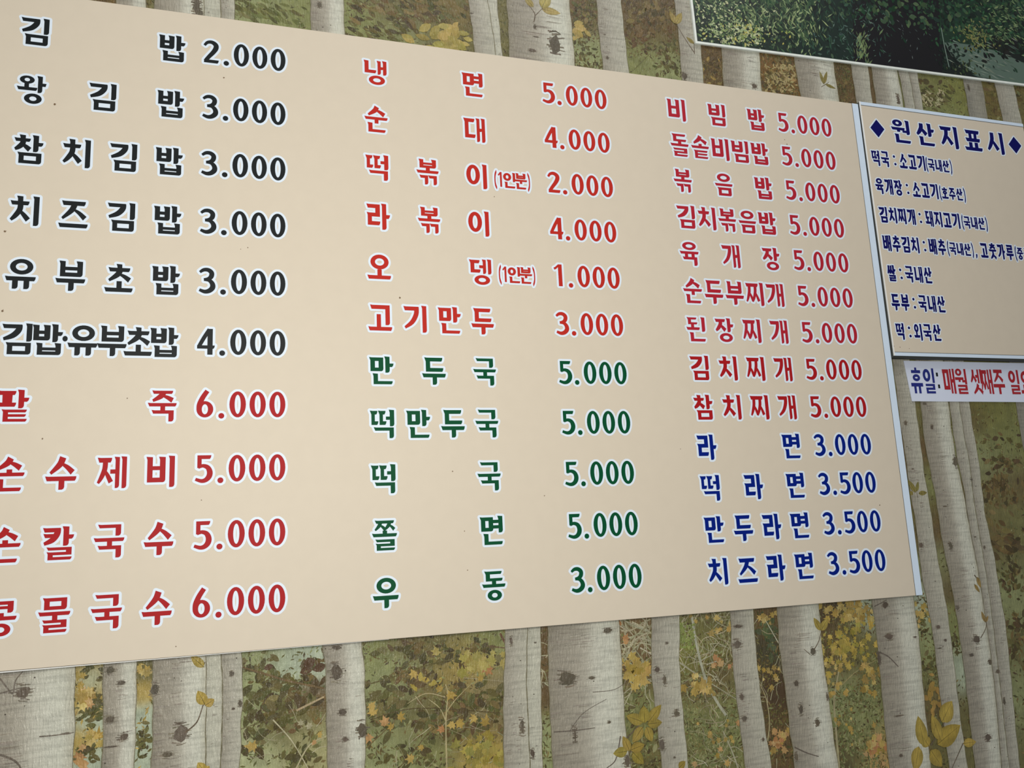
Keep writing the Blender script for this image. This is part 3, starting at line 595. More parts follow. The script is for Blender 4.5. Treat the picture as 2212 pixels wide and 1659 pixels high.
TR = [  # name order: left edge, right edge, ramp, knots [(px, py, w, h)], lenticel density
 ([(-70, 1380), (-66, 1700)], [(164, 1420), (163, 1440), (161, 1500), (162, 1580), (156, 1659), (154, 1720)], RAMP0, [(50, 1495, 26, 22), (145, 1584, 14, 3)], 1.5),
 ([(252, -80), (252, 10), (226, 1380), (223, 1433), (222, 1500), (224, 1570), (220, 1659), (219, 1720)], [(313, -80), (316, 20), (297, 1380), (296, 1425), (294, 1520), (293, 1580), (290, 1659), (289, 1720)], RAMP0, [(262, 1475, 14, 7), (239, 1553, 18, 11), (268, 1592, 16, 12), (240, 1613, 24, 3), (238, 1448, 14, 12)], 1),
 ([(331, -80), (334, 20), (329, 1380), (329, 1422), (330, 1500), (330, 1600), (326, 1659), (325, 1720)], [(438, -80), (441, 30), (445, 1380), (445, 1412), (446, 1520), (444, 1590), (445, 1659), (445, 1720)], RAMP0, [(334, 1488, 15, 20), (390, 1585, 28, 28), (362, 1630, 18, 10), (425, 15, 16, 36), (432, 30, 12, 20)], 1.5),
 ([(438, -80), (441, 30), (445, 1380), (445, 1412), (446, 1520), (444, 1590), (445, 1659), (445, 1720)], [(474, -80), (477, 20), (478, 1380), (478, 1409), (481, 1500), (479, 1600), (476, 1659), (475, 1720)], RAMP1, [], .5),
 ([(474, -80), (477, 20), (478, 1380), (478, 1409), (481, 1500), (479, 1600), (476, 1659), (475, 1720)], [(505, -80), (507, 40), (520, 1380), (521, 1406), (524, 1470), (525, 1500), (520, 1560), (521, 1600), (517, 1659), (515, 1720)], RAMP2, [(501, 1455, 9, 9), (519, 1519, 8, 10), (504, 1531, 6, 4)], .7),
 ([(668, -80), (671, 20), (690, 1330), (696, 1390), (703, 1440), (704, 1500), (706, 1600), (708, 1659), (709, 1720)], [(739, -80), (744, 60), (780, 1330), (781, 1385), (787, 1440), (789, 1520), (790, 1570), (788, 1659), (786, 1720)], RAMP0, [(726, 1452, 22, 28), (740, 1538, 16, 10), (782, 1577, 18, 28), (746, 1597, 12, 8), (728, 1399, 22, 8), (690, 10, 10, 14)], 1.4),
 ([(1008, -80), (1011, 0), (1020, 60), (1025, 110), (1088, 1300), (1091, 1360), (1091, 1420), (1088, 1470), (1087, 1520), (1088, 1659), (1090, 1720)], [(1050, -80), (1053, 0), (1063, 60), (1070, 110), (1138, 1300), (1139, 1356), (1137, 1480), (1141, 1560), (1145, 1659), (1146, 1720)], RAMP2, [(1104, 1384, 7, 16), (1128, 1570, 9, 28), (1018, 29, 6, 4)], .7),
 ([(1050, -80), (1053, 0), (1063, 60), (1070, 110), (1138, 1300), (1139, 1356), (1137, 1480), (1141, 1560), (1145, 1659), (1146, 1720)], [(1070, -80), (1073, 0), (1079, 60), (1084, 110), (1168, 1300), (1168, 1355), (1168, 1480), (1170, 1560), (1172, 1659), (1173, 1720)], RAMP1, [(1156, 1388, 6, 3), (1150, 1628, 10, 16)], .5),
 ([(1091, -80), (1094, 0), (1098, 50), (1100, 120), (1180, 1300), (1183, 1352), (1184, 1420), (1186, 1500), (1190, 1580), (1194, 1659), (1197, 1720)], [(1227, -80), (1229, 0), (1235, 60), (1241, 130), (1334, 1300), (1336, 1340), (1341, 1400), (1345, 1480), (1350, 1560), (1353, 1600), (1361, 1640), (1363, 1659), (1366, 1720)], RAMP0, [(1226, 1465, 36, 26), (1199, 95, 30, 52), (1278, 1464, 18, 5), (1316, 1560, 8, 6), (1314, 1362, 22, 10), (1155, 57, 8, 12), (1242, 1588, 4, 28), (1158, 80, 14, 3), (1355, 1645, 14, 22), (1150, 110, 20, 8)], 1.5),
 ([(1286, -80), (1289, 0), (1292, 60), (1303, 150), (1404, 1290), (1407, 1332), (1407, 1460), (1413, 1510), (1422, 1590), (1430, 1659), (1436, 1720)], [(1338, -80), (1341, 0), (1347, 60), (1358, 155), (1468, 1290), (1468, 1328), (1467, 1430), (1472, 1510), (1480, 1590), (1487, 1659), (1492, 1720)], RAMP2, [(1440, 1389, 8, 5), (1419, 1446, 12, 11), (1461, 1541, 15, 13), (1430, 1608, 14, 22), (1457, 1636, 5, 4), (1312, 125, 8, 7), (1306, 75, 6, 3), (1436, 1470, 8, 20)], .9),
 ([(1450, -80), (1456, 0), (1466, 80), (1471, 150), (1572, 1280), (1577, 1318), (1580, 1400), (1587, 1480), (1597, 1560), (1610, 1659), (1616, 1720)], [(1497, -80), (1500, 0), (1513, 95), (1519, 170), (1622, 1280), (1626, 1314), (1632, 1400), (1642, 1500), (1655, 1590), (1667, 1659), (1672, 1720)], RAMP2, [(1594, 1353, 26, 6), (1592, 1392, 20, 18), (1607, 1552, 16, 10), (1648, 1597, 8, 6), (1602, 1505, 10, 14), (1478, 165, 16, 20)], 1),
 ([(1553, 60), (1559, 110), (1562, 180), (1672, 1270), (1678, 1310), (1683, 1400), (1692, 1460), (1700, 1520), (1707, 1590), (1713, 1620), (1716, 1659), (1720, 1720)], [(1632, 60), (1640, 110), (1644, 190), (1764, 1270), (1768, 1303), (1777, 1420), (1789, 1500), (1800, 1590), (1811, 1659), (1816, 1720)], RAMP0, [(1756, 1407, 14, 16), (1720, 1476, 11, 12), (1765, 1560, 14, 14), (1730, 1532, 12, 20), (1720, 1635, 10, 16), (1787, 1504, 6, 16), (1629, 186, 18, 14)], 1.2),
 ([(1708, 80), (1715, 125), (1722, 170), (1733, 225), (1874, 1250), (1882, 1293), (1893, 1370), (1903, 1480), (1913, 1590), (1921, 1659), (1926, 1720)], [(1792, 80), (1800, 137), (1806, 180), (1815, 230), (1964, 1250), (1972, 1288), (1985, 1380), (1995, 1500), (2003, 1580), (2010, 1659), (2015, 1720)], RAMP0, [(1912, 1308, 16, 16), (1899, 1425, 10, 26), (1942, 1546, 30, 3), (1946, 1632, 12, 6), (1920, 1375, 24, 14), (1976, 1376, 10, 4)], 1.2),
 ([(1832, 100), (1838, 143), (1845, 190), (1855, 250), (1937, 850), (1945, 920), (1955, 980), (1965, 1060), (1978, 1130), (1990, 1240), (2000, 1290), (2015, 1370), (2030, 1500), (2050, 1659), (2056, 1720)], [(1870, 100), (1875, 146), (1880, 190), (1889, 260), (1968, 800), (1975, 862), (1987, 950), (1997, 1030), (2008, 1090), (2022, 1190), (2035, 1259), (2046, 1320), (2060, 1430), (2075, 1560), (2090, 1659), (2096, 1720)], RAMP2, [(1956, 914, 10, 12), (1971, 1013, 8, 3), (1989, 1178, 14, 14), (2026, 1354, 14, 8), (2042, 1383, 8, 6), (2030, 1400, 12, 3)], .9),
 ([(1876, 100), (1882, 148), (1888, 190), (1897, 250), (1980, 800), (1988, 868), (1996, 950), (2010, 1020), (2022, 1080), (2035, 1170), (2052, 1250), (2066, 1330), (2083, 1450), (2097, 1580), (2106, 1659), (2112, 1720)], [(1930, 100), (1937, 153), (1945, 190), (1954, 250), (2040, 800), (2048, 868), (2055, 930), (2066, 1000), (2078, 1050), (2094, 1140), (2110, 1220), (2120, 1280), (2135, 1380), (2150, 1500), (2163, 1659), (2168, 1720)], RAMP0, [(1997, 872, 12, 6), (2013, 923, 10, 12), (2063, 998, 14, 26), (2053, 1179, 12, 18), (2068, 1313, 10, 12), (2109, 1381, 20, 18), (2098, 1415, 16, 6), (2134, 1593, 18, 16), (2042, 1094, 16, 3), (1940, 215, 8, 30)], 1.4),
 ([(1934, 100), (1940, 155), (1948, 190), (1957, 250), (2042, 800), (2050, 868), (2058, 930), (2069, 1000), (2081, 1050), (2094, 1140), (2110, 1220), (2120, 1280), (2135, 1380), (2150, 1500), (2163, 1659), (2168, 1720)], [(1957, 100), (1963, 158), (1971, 200), (1980, 260), (2062, 800), (2071, 868), (2082, 940), (2094, 1000), (2103, 1080), (2118, 1170), (2130, 1240), (2145, 1350), (2160, 1480), (2172, 1590), (2180, 1659), (2185, 1720)], RAMP2, [(2098, 1036, 9, 8), (2106, 1160, 8, 3), (2138, 1430, 12, 14)], .7),
 ([(1957, 100), (1963, 158), (1971, 200), (1980, 260), (2062, 800), (2071, 868), (2082, 940), (2094, 1000), (2103, 1080), (2118, 1170), (2130, 1240), (2145, 1350), (2160, 1480), (2172, 1590), (2180, 1659), (2185, 1720)], [(1974, 100), (1981, 160), (1988, 200), (1998, 260), (2084, 800), (2093, 868), (2100, 920), (2113, 990), (2127, 1110), (2147, 1200), (2158, 1270), (2172, 1350), (2185, 1480), (2195, 1590), (2203, 1659), (2208, 1720)], RAMP2, [(2126, 1183, 8, 8), (2169, 1515, 8, 14), (2155, 1450, 12, 8)], .6),
 ([(2072, 110), (2079, 168), (2088, 215), (2097, 280), (2185, 820), (2193, 868), (2203, 930), (2216, 1000), (2255, 1300), (2310, 1720)], [(2112, 110), (2119, 174), (2127, 215), (2136, 280), (2248, 820), (2256, 868), (2268, 930), (2280, 1000), (2322, 1300), (2378, 1720)], RAMP3, [(2092, 190, 8, 18)], .5),
]
XL, XR = [(-460, -400), (-330, -230), (-170, -110)], [(2300, 2340), (2370, 2480), (2560, 2600), (2690, 2830), (2950, 3010), (3080, 3250)]
for a, b in XL+XR:                                        # the pattern carries on beyond the photograph on both sides
    lean = (a-617)*.127
    TR.append(([(a+lean*-.9, 0), (a, 860), (a+lean, 1720)], [(b+lean*-.9, 0), (b, 860), (b+lean, 1720)], RAMP0 if b-a > 90 else RAMP2, [((a+b)/2, 400, 18, 16), (a+(b-a)*.3, 1000, 16, 20), (a+(b-a)*.6, 1400, 20, 14)], 1.1))
MARK = [(116, 106, 90), (128, 118, 100), (98, 88, 74)]
for ti, (le, re_, R, knots, den) in enumerate(TR):
    (za, xa), (zb, xb) = edge_fn(le), edge_fn(re_)
    z0, z1 = max(za[0], zb[0])-.45, min(za[-1], zb[-1])+(.35 if le[0][1] < 200 else 0); n = max(12, int((z1-z0)/.012)); nc = 8
    yk = PY(.42 + .008*ti); P = Print(yk, yk)
    mk = Print(PY(.62), PY(.585)); knot_y = PY(.64)
    i0 = 0
    for k in range(n+1):
        z = z0+(z1-z0)*k/n
        xl = np.interp(z, za, xa)+.0006*math.sin(z*140+ti)+.0005*math.sin(z*61+ti*2); xr = np.interp(z, zb, xb)+.0006*math.sin(z*120+ti*3)
        for c in range(nc+1):
            u = c/nc; t = ramp(R, u); P.v.append((xl+(xr-xl)*u, yk, z)); P.c.append(lin(t))
    for k in range(n):
        for c in range(nc):
            a = k*(nc+1)+c; P.f.append((a, a+1, a+nc+2, a+nc+1))
    tr = P.build('birch_trunk_print', M_bark, wall)
    # outline of the trunk
    for zz, xx, wd in ((za, xa, 1.5), (zb, xb, 1.1)):
        pts = [(np.interp(z0+(z1-z0)*k/n, zz, xx)+.0006*math.sin((z0+(z1-z0)*k/n)*(140 if zz is za else 120)+ti*(1 if zz is za else 3)), z0+(z1-z0)*k/n) for k in range(n+1)]
        mk.stroke(pts, wd*.8*px_m, (122, 116, 92))
    wmean = np.mean([np.interp(z, zb, xb)-np.interp(z, za, xa) for z in np.linspace(z0, z1, 9)])
    # fine lenticels in bursts on the shaded side
    for _ in range(int((z1-z0)*40*den)):
        zc = random.uniform(z0, z1); uc = min(.95, max(.04, random.gauss(.32, .2))); lnb = random.uniform(.15, .4)*wmean
        for q in range(random.choice((1, 2, 5, 7))):
            z = zc+random.gauss(0, .006)
            if not z0 < z < z1: continue
            xl, xr = np.interp(z, za, xa), np.interp(z, zb, xb); x = xl+(xr-xl)*uc+random.gauss(0, .002); ll = lnb*random.uniform(.4, 1)
            a, b = max(xl+.001, x-ll/2), min(xr-.001, x+ll/2)
            if b-a < .002: continue
            dz = random.uniform(-.0012, .0012); mk.stroke([(a, z), ((a+b)/2, z+dz*.3), (b, z+dz)], (.0009*random.uniform(.5, 1.2), .0003), jit((142, 132, 120), 10))
    for _ in range(int((z1-z0)*14*den)):                 # dots
        z = random.uniform(z0, z1); xl, xr = np.interp(z, za, xa), np.interp(z, zb, xb); x = random.uniform(xl+.003, xr-.002)
        leaf_oval(mk, (x, z), .0022*random.uniform(.5, 1.3), .0018, 0, (84, 76, 66))
    for kx, ky, kw, kh in knots:                         # knots: a ragged core with brushed strokes through it
        c = wx(kx, ky); w, h = kw*px_m/2, kh*px_m/2*1.05; m = 17; ph = random.random()*6
        pts = [(c[0]+w*random.uniform(.35, .85)*math.cos(2*math.pi*k/m), c[1]+h*random.uniform(.35, .85)*math.sin(2*math.pi*k/m)) for k in range(m)]
        mk.poly(hull(pts), jit(MARK[2], 6), knot_y + random.random()*1e-5)
        for q in range(16):
            t = random.uniform(-1, 1); zz = c[1]+t*h; ww = max(.45*w, .3*h, w*math.sqrt(max(.05, 1-t*t))*random.uniform(.5, 1.15)); xo = random.uniform(-.35, .35)*w
            mk.stroke([(c[0]+xo-ww, zz+random.uniform(-1, 1)*h*.12), (c[0]+xo, zz), (c[0]+xo+ww, zz+random.uniform(-1, 1)*h*.15)], (h*.12, h*.05), jit(random.choice(MARK), 8))
    mk.build('bark_marks', M_ink, tr, kind='stuff')

# --- twigs and gold-leaved sprigs printed over the trunks
def sprig(label, stems, leaves, col, stemcol=(104, 90, 72)):
    P = Print(PY(.70), PY(.65))
    for pts, w in stems: P.stroke(curve([wx(*p) for p in pts], 5), (w*.7*px_m, w*.4*px_m), stemcol, PY(.648)+random.random()*.000004)
    for (bx, by), (tx, ty), wd in leaves:
        b, t = wx(bx, by), wx(tx, ty); dx, dz = t[0]-b[0], t[1]-b[1]; L = math.hypot(dx, dz); ang = math.atan2(dz, dx)
        y = P.y0+(P.y1-P.y0)*random.random(); c = jit(col, 8); n = 7; top = []; bot = []
        for k in range(n+1):
            u = k/n; v = math.sin(math.pi*u**.8)**.85*wd*px_m/2
            top.append((b[0]+dx*u-math.sin(ang)*v, b[1]+dz*u+math.cos(ang)*v)); bot.append((b[0]+dx*u+math.sin(ang)*v, b[1]+dz*u-math.cos(ang)*v))
        L1 = lin(c); L2 = lin(tuple(v*.86 for v in c)); L3 = lin(tuple(v*.62 for v in c))
        i = len(P.v)
        for k in range(n+1):
            mid = (b[0]+dx*k/n, b[1]+dz*k/n)
            P.v += [(top[k][0], y, top[k][1]), (mid[0], y, mid[1]), (bot[k][0], y, bot[k][1])]; P.c += [L2, L1, L2]
        for k in range(n):
            a = i+3*k; P.f += [(a, a+1, a+4, a+3), (a+1, a+2, a+5, a+4)]
        P.stroke([b, (b[0]+dx*.5, b[1]+dz*.5), (b[0]+dx*.94, b[1]+dz*.94)], (.0011, .0004), tuple(v*.66 for v in c), y-.00001)
    return P.build('leaf_sprig_print', M_ink, wall, label=label)
GOLD = (186, 160, 76); GOLD2 = (172, 148, 66)
sprig('gold-leaved twig printed on the pale trunk under the left end of the menu board', [([(400, 1582), (425, 1560), (438, 1525)], 3.2), ([(438, 1525), (446, 1510)], 2.5)], [((443, 1522), (427, 1492), 15), ((443, 1524), (463, 1510), 12)], GOLD)
sprig('single gold leaf printed just under the menu board edge', [([(443, 1430), (438, 1440)], 2)], [((441, 1441), (412, 1416), 12)], GOLD)
sprig('small gold leaves printed at the bottom edge of the picture, near the left', [([(442, 1659), (438, 1672)], 2)], [((441, 1665), (427, 1647), 12), ((441, 1665), (453, 1655), 9)], GOLD)
sprig('bare dark twigs printed on the leftmost trunk', [([(0, 1465), (14, 1484), (28, 1498), (34, 1470), (50, 1450)], 3), ([(0, 1498), (28, 1490), (56, 1484)], 2.5), ([(0, 1630), (30, 1642), (45, 1659), (60, 1690)], 4), ([(85, 1591), (120, 1588), (160, 1582)], 2.5)], [], GOLD, (112, 102, 90))
sprig('gold four-leaved sprig printed above the middle column of prices', [([(1153, 48), (1155, 30), (1140, 10)], 2.6), ([(1156, 34), (1172, 18)], 2.2)], [((1152, 16), (1132, -8), 13), ((1170, 18), (1186, -16), 22), ((1170, 20), (1211, 30), 15)], (176, 158, 92))
sprig('gold sprig printed left of the landscape picture', [([(1500, 115), (1480, 85), (1462, 55)], 2.6), ([(1500, 117), (1499, 95)], 2.4)], [((1460, 52), (1446, 24), 13), ((1460, 52), (1472, 28), 14), ((1499, 95), (1482, 80), 8)], (166, 146, 78))
sprig('gold sprig printed between the landscape picture and the menu board', [([(1774, 188), (1790, 178)], 2)], [((1779, 182), (1770, 154), 8), ((1779, 182), (1786, 154), 8), ((1782, 182), (1805, 192), 7)], (150, 136, 72))
sprig('olive leaf cluster printed between two trunks under the middle column', [([(1358, 1628), (1368, 1618)], 3), ([(1352, 1596), (1372, 1575), (1384, 1560)], 3)],
      [((1360, 1622), (1345, 1590), 14), ((1362, 1620), (1392, 1608), 17), ((1355, 1622), (1324, 1628), 16), ((1366, 1624), (1390, 1650), 18), ((1400, 1560), (1428, 1522), 17), ((1398, 1564), (1430, 1560), 16), ((1390, 1560), (1352, 1546), 18), ((1396, 1570), (1408, 1602), 16), ((1392, 1562), (1390, 1524), 20), ((1388, 1570), (1366, 1604), 17), ((1466, 1659), (1480, 1644), 12)], (164, 144, 64))
sprig('pair of gold leaves printed below the last price of the right column', [([(1757, 1405), (1768, 1385), (1774, 1360)], 2.6), ([(1750, 1414), (1736, 1402)], 2)], [((1773, 1362), (1757, 1334), 12), ((1773, 1362), (1788, 1336), 14)], (176, 156, 74))
sprig('large gold leaf cluster printed at the bottom near the right corner', [([(2080, 1605), (2056, 1659)], 3), ([(2010, 1610), (2040, 1560)], 3)],
      [((1996, 1612), (1982, 1546), 26), ((2034, 1560), (2056, 1514), 32), ((2032, 1600), (2012, 1544), 24), ((2024, 1608), (2074, 1566), 34), ((1984, 1612), (1976, 1668), 26), ((2006, 1612), (1992, 1590), 22), ((2010, 1620), (2034, 1656), 28), ((2080, 1606), (2108, 1602), 16)], (182, 158, 72))
sprig('gold sprig printed on the trunk right of the menu board', [([(1982, 1075), (1980, 1063)], 2)], [((1978, 1064), (1960, 1036), 11), ((1979, 1062), (1983, 1040), 8), ((1984, 1066), (2002, 1064), 9), ((1972, 1068), (1964, 1062), 8)], (150, 138, 70))
sprig('two narrow gold leaves printed on the right trunks', [([(2104, 1242), (2112, 1252)], 4), ([(2118, 1378), (2130, 1352), (2124, 1326)], 2.5)], [((2110, 1246), (2118, 1270), 9), ((2104, 1262), (2116, 1280), 7), ((2128, 1344), (2119, 1320), 8), ((2128, 1344), (2134, 1330), 6)], (168, 140, 80))
sprig('bare dark twigs printed on the trunk below the right column', [([(1896, 1408), (1918, 1418), (1940, 1440)], 4), ([(1888, 1310), (1904, 1302), (1914, 1296)], 2.6), ([(1716, 1614), (1742, 1626), (1768, 1634)], 3.4), ([(1340, 1590), (1330, 1640), (1310, 1659)], 3), ([(1230, 1580), (1260, 1540), (1310, 1510)], 1.6), ([(1196, 1581), (1240, 1578), (1285, 1572)], 2.4), ([(1280, 1495), (1325, 1490), (1350, 1475)], 1.6)], [], GOLD, (104, 94, 84))

# ------------------------------------------------------------------ menu board
X0, X1, Z0, Z1 = -0.345, 1.0922, -0.1250, 0.7745
menu = empty('menu_board', label='large tan menu board with three columns of black, red, green and blue dishes and prices', cat='menu board')
menu.location = (0, 0, 0)
box('board_panel', X0, X1, 0.0, 0.0045, Z0, Z1, M_tan, menu, .0006)
box('edge_strip', X1+.0003, 1.1062, 0.0, 0.0045, Z0, Z1+.0004, M_white, menu, .0004, label='white strip down the right side of the menu board')
for x0, x1, z0, z1 in ((X0+.03, 1.07, Z0+.03, Z0+.06), (X0+.03, 1.07, Z1-.06, Z1-.03), (X0+.03, X0+.06, Z0+.06, Z1-.06), (1.04, 1.07, Z0+.06, Z1-.06)):
    box('backing_batten', x0, x1, .0046, .0111, z0, z1, M_side, menu)
bm_ = bpy.data.meshes.new('lower_edge_film')              # the pale core shows as a wedge under the left end
w4 = [(X0, Z0-.0019), (.20, Z0-.0003), (.20, Z0-.0001), (X0, Z0-.0007)]
bm_.from_pydata([(x, .0004, z) for x, z in w4]+[(x, .0040, z) for x, z in w4], [], [(0, 1, 2, 3), (7, 6, 5, 4), (0, 4, 5, 1), (1, 5, 6, 2), (2, 6, 7, 3), (3, 7, 4, 0)]); bm_.update()
link('lower_edge_film', bm_, M_alu, menu, label='pale edge showing under the left end of the board')
gl = Print(-.0002, -.0001); gl.poly([(X1-.0010, Z0), (X1+.0001, Z0), (X1+.0001, Z1), (X1-.0010, Z1)], (120, 118, 112)); gl.build('outline_rule', M_photo, menu, label='thin grey rule beside the white strip')

W_, H_ = .0345, .0405; DW, DH = .0213, .0358
def names(chars, x0, x1, zc, w=W_, h=H_):
    n = len(chars); P = []
    for i, ch in enumerate(chars):
        if ch == ' ': continue
        a = x0 + (x1-w-x0)*(i/(n-1) if n > 1 else 0); P += place(ch, a, a+w, zc-h/2, zc+h/2)
    return P
def price(s, xd, xdot, xz, step, zc):
    P = []; z0, z1 = zc-DH/2, zc+DH/2
    P += place(s[0], xd, xd+DW, z0, z1)
    P += place('.', xdot, xdot+.0076, z0-.0016, z0+.0060)
    for k, ch in enumerate(s[2:]): a = xz+k*step; P += place(ch, a, a+DW, z0, z1)
    return P
def row(text, price_s, mat, x0, x1, zn, zp, pd, colname, spec=None):
    P = spec if spec else names(text, x0, x1, zn)
    lettering('dish_name', P, mat, menu, 0.0, .0033, 'dish name %s in the %s column' % (text.replace(' ', ''), colname))
    if price_s: lettering('dish_price', price(price_s, *pd, zp), mat, menu, 0.0, .0033, 'price %s beside %s' % (price_s, text.replace(' ', '')))
# left column
xa, xb = -.2855, -.0765
c1 = [('김밥', '2.000', M_black), ('왕김밥', '3.000', M_black), ('참치김밥', '3.000', M_black), ('치즈김밥', '3.000', M_black), ('유부초밥', '3.000', M_black), ('김밥·유부초밥', '4.000', M_black),
      ('팥죽', '6.000', M_red1), ('손수제비', '5.000', M_red1), ('손칼국수', '5.000', M_red1), ('콩물국수', '6.000', M_red1)]
for i, (t, p, m) in enumerate(c1):
    zn, zp = .7155-.0866*i, .7178-.08655*i; spec = None
    if '·' in t:
        spec = []
        for ch, a in zip('김밥유부초밥', (-.2855, -.2508, -.2095, -.1745, -.1430, -.1110)): spec += place(ch, a, a+W_, zn-H_/2, zn+H_/2)
        spec += place('.', -.2165, -.2103, zn-.002, zn+.0055)
    row(t, p, m, xa, xb, zn, zp, (-.0518, -.0240, -.0100, .0260), 'left', spec)
# middle column
c2 = [('냉면', '5.000', M_red2), ('순대', '4.000', M_red2), ('떡볶이', '2.000', M_red2), ('라볶이', '4.000', M_red2), ('오뎅', '1.000', M_red2), ('고기만두', '3.000', M_red2),
      ('만두국', '5.000', M_green), ('떡만두국', '5.000', M_green), ('떡국', '5.000', M_green), ('쫄면', '5.000', M_green), ('우동', '3.000', M_green)]
for i, (t, p, m) in enumerate(c2):
    zn, zp = .7166-.0780*i, .7186-.0781*i
    row(t, p, m, .1800, .3695, zn, zp, (.4706, .4962, .5120, .0260), 'middle')
    if t in ('떡볶이', '오뎅'):
        z = zn-.0020; h = .0275; P = place('(', .3808, .3862, z-h/2-.001, z+h/2) + place('1', .3868, .3960, z-h/2+.002, z+h/2-.001) + place('인', .3955, .4160, z-h/2+.001, z+h/2-.001) + place('분', .4150, .4355, z-h/2+.001, z+h/2-.001) + place(')', .4355, .4408, z-h/2-.001, z+h/2)
        lettering('portion_note', P, m, menu, 0.0, .0030, 'note (1인분) beside %s' % t, .0002)
# right column
c3 = [('비빔밥', '5.000', M_red3), ('돌솥비빔밥', '5.000', M_red3), ('볶음밥', '5.000', M_red3), ('김치볶음밥', '5.000', M_red3), ('육개장', '5.000', M_red3), ('순두부찌개', '5.000', M_red3), ('된장찌개', '5.000', M_red3),
      ('김치찌개', '5.000', M_red1), ('참치찌개', '5.000', M_red1), ('라면', '3.000', M_blue), ('떡라면', '3.500', M_blue), ('만두라면', '3.500', M_blue), ('치즈라면', '3.500', M_blue)]
for i, (t, p, m) in enumerate(c3):
    zn, zp = .7163-.06507*i, .7180-.06510*i
    row(t, p, m, .7003, .8942, zn, zp, (.9225, .9494, .9640, .0263), 'right')
# fly specks and scuffs
sp = Print(-.0003, -.0002)
for px, py, s in [(864, 643, 6), (118, 225, 6), (483, 168, 4.5), (978, 1018, 3.5), (1003, 1147, 3), (1176, 1071, 3), (535, 535, 3), (92, 948, 4), (1010, 1232, 3), (1068, 425, 3), (1700, 312, 4), (1695, 302, 3), (1470, 970, 2.5), (520, 538, 2), (1900, 1091, 4), (10, 500, 6), (5, 672, 6), (380, 1396, 3), (435, 1080, 3), (1290, 700, 3), (275, 860, 3)]:
    c = at(px, py, 0); leaf_maple(sp, c, s*.45*.0009, random.random()*6, (120, 98, 74))
sp.build('dirt_specks', M_photo, menu, kind='stuff', label='dark fly specks scattered on the tan board')

# ------------------------------------------------------------------ origin notice board
OY = -0.0035
ob = empty('origin_notice_board', label='smaller tan notice board with navy lettering and white borders, right of the menu board', cat='notice board')
OX0, OX1, OZ0, OZ1 = 1.1072, 1.5085, .2889, .7782
box('board_panel', OX0+.0022, OX1-.0006, OY, OY+.0085, OZ0+.0065, OZ1-.0068, M_tan, ob)
box('top_border', OX0+.0022, OX1, OY-.0003, OY+.0085, OZ1-.0064, OZ1, M_white, ob, .0003)
box('bottom_border', OX0+.0022, OX1, OY-.0003, OY+.0085, OZ0, OZ0+.0061, M_white, ob, .0003)
bm_ = bpy.data.meshes.new('left_edge_trim')
w4 = [(1.1094, OZ0), (1.1112, OZ0), (1.1088, OZ1+.0004), (1.1070, OZ1+.0004)]
bm_.from_pydata([(x, OY-.0004, z) for x, z in w4]+[(x, OY+.0016, z) for x, z in w4], [], [(0, 1, 2, 3), (7, 6, 5, 4), (0, 4, 5, 1), (1, 5, 6, 2), (2, 6, 7, 3), (3, 7, 4, 0)]); bm_.update()
link('left_edge_trim', bm_, M_alu, ob, label='bright white edge trim')
box('board_core', OX0-.0004, OX1-.0012, OY+.0016, .0112, OZ0-.0030, OZ1-.0006, M_side, ob)  # dark core reaches below the panel, standing in for part of the shadow there
gl = Print(OY-.0002, OY-.0001)
for z in (OZ1-.0070, OZ0+.0066): gl.poly([(OX0+.0022, z-.0005), (OX1-.001, z-.0005), (OX1-.001, z+.0005), (OX0+.0022, z+.0005)], (110, 110, 108))
gl.build('outline_rule', M_photo, ob, label='thin grey rules along the white borders')
def otext(name, P, label): lettering(name, P, M_navy, ob, OY, .0022, label, .0004)
P = place('◆', 1.1245, 1.1560, .7095, .7448) + place('◆', 1.4612, 1.4935, .7110, .7464)
for ch, x in zip('원산지표시', (1.1742, 1.2318, 1.2897, 1.3485, 1.4050)): P += place(ch, x, x+.0425, .7045, .7500)
lettering('heading', P, M_navy, ob, OY, .0026, 'navy heading ◆원산지표시◆', .0003)
def run(parts, zc, w=.0175, h=.0298):
    """parts: (text, x of first character) – large text; small=True for the bracketed text"""
    P = []
    for t, x, small in parts:
        if t == ':':
            P += place('.', x-.0003, x+.0040, zc+.0052, zc+.0095) + place('.', x+.0008, x+.0052, zc-.0100, zc-.0057); continue
        if t == ',': P += place(',', x, x+.0045, zc-.0165, zc-.0085); continue
        ww, hh, st = (.0150, .0232, .0176) if small else (w, h, .0213)
        z = zc-.0010 if small else zc
        for ch in t:
            if ch in '()':
                P += place(ch, x, x+.0044, z-hh/2-.0028, z+hh/2+.0020); x += .0054
            else: P += place(ch, x, x+ww, z-hh/2, z+hh/2); x += st
    return P
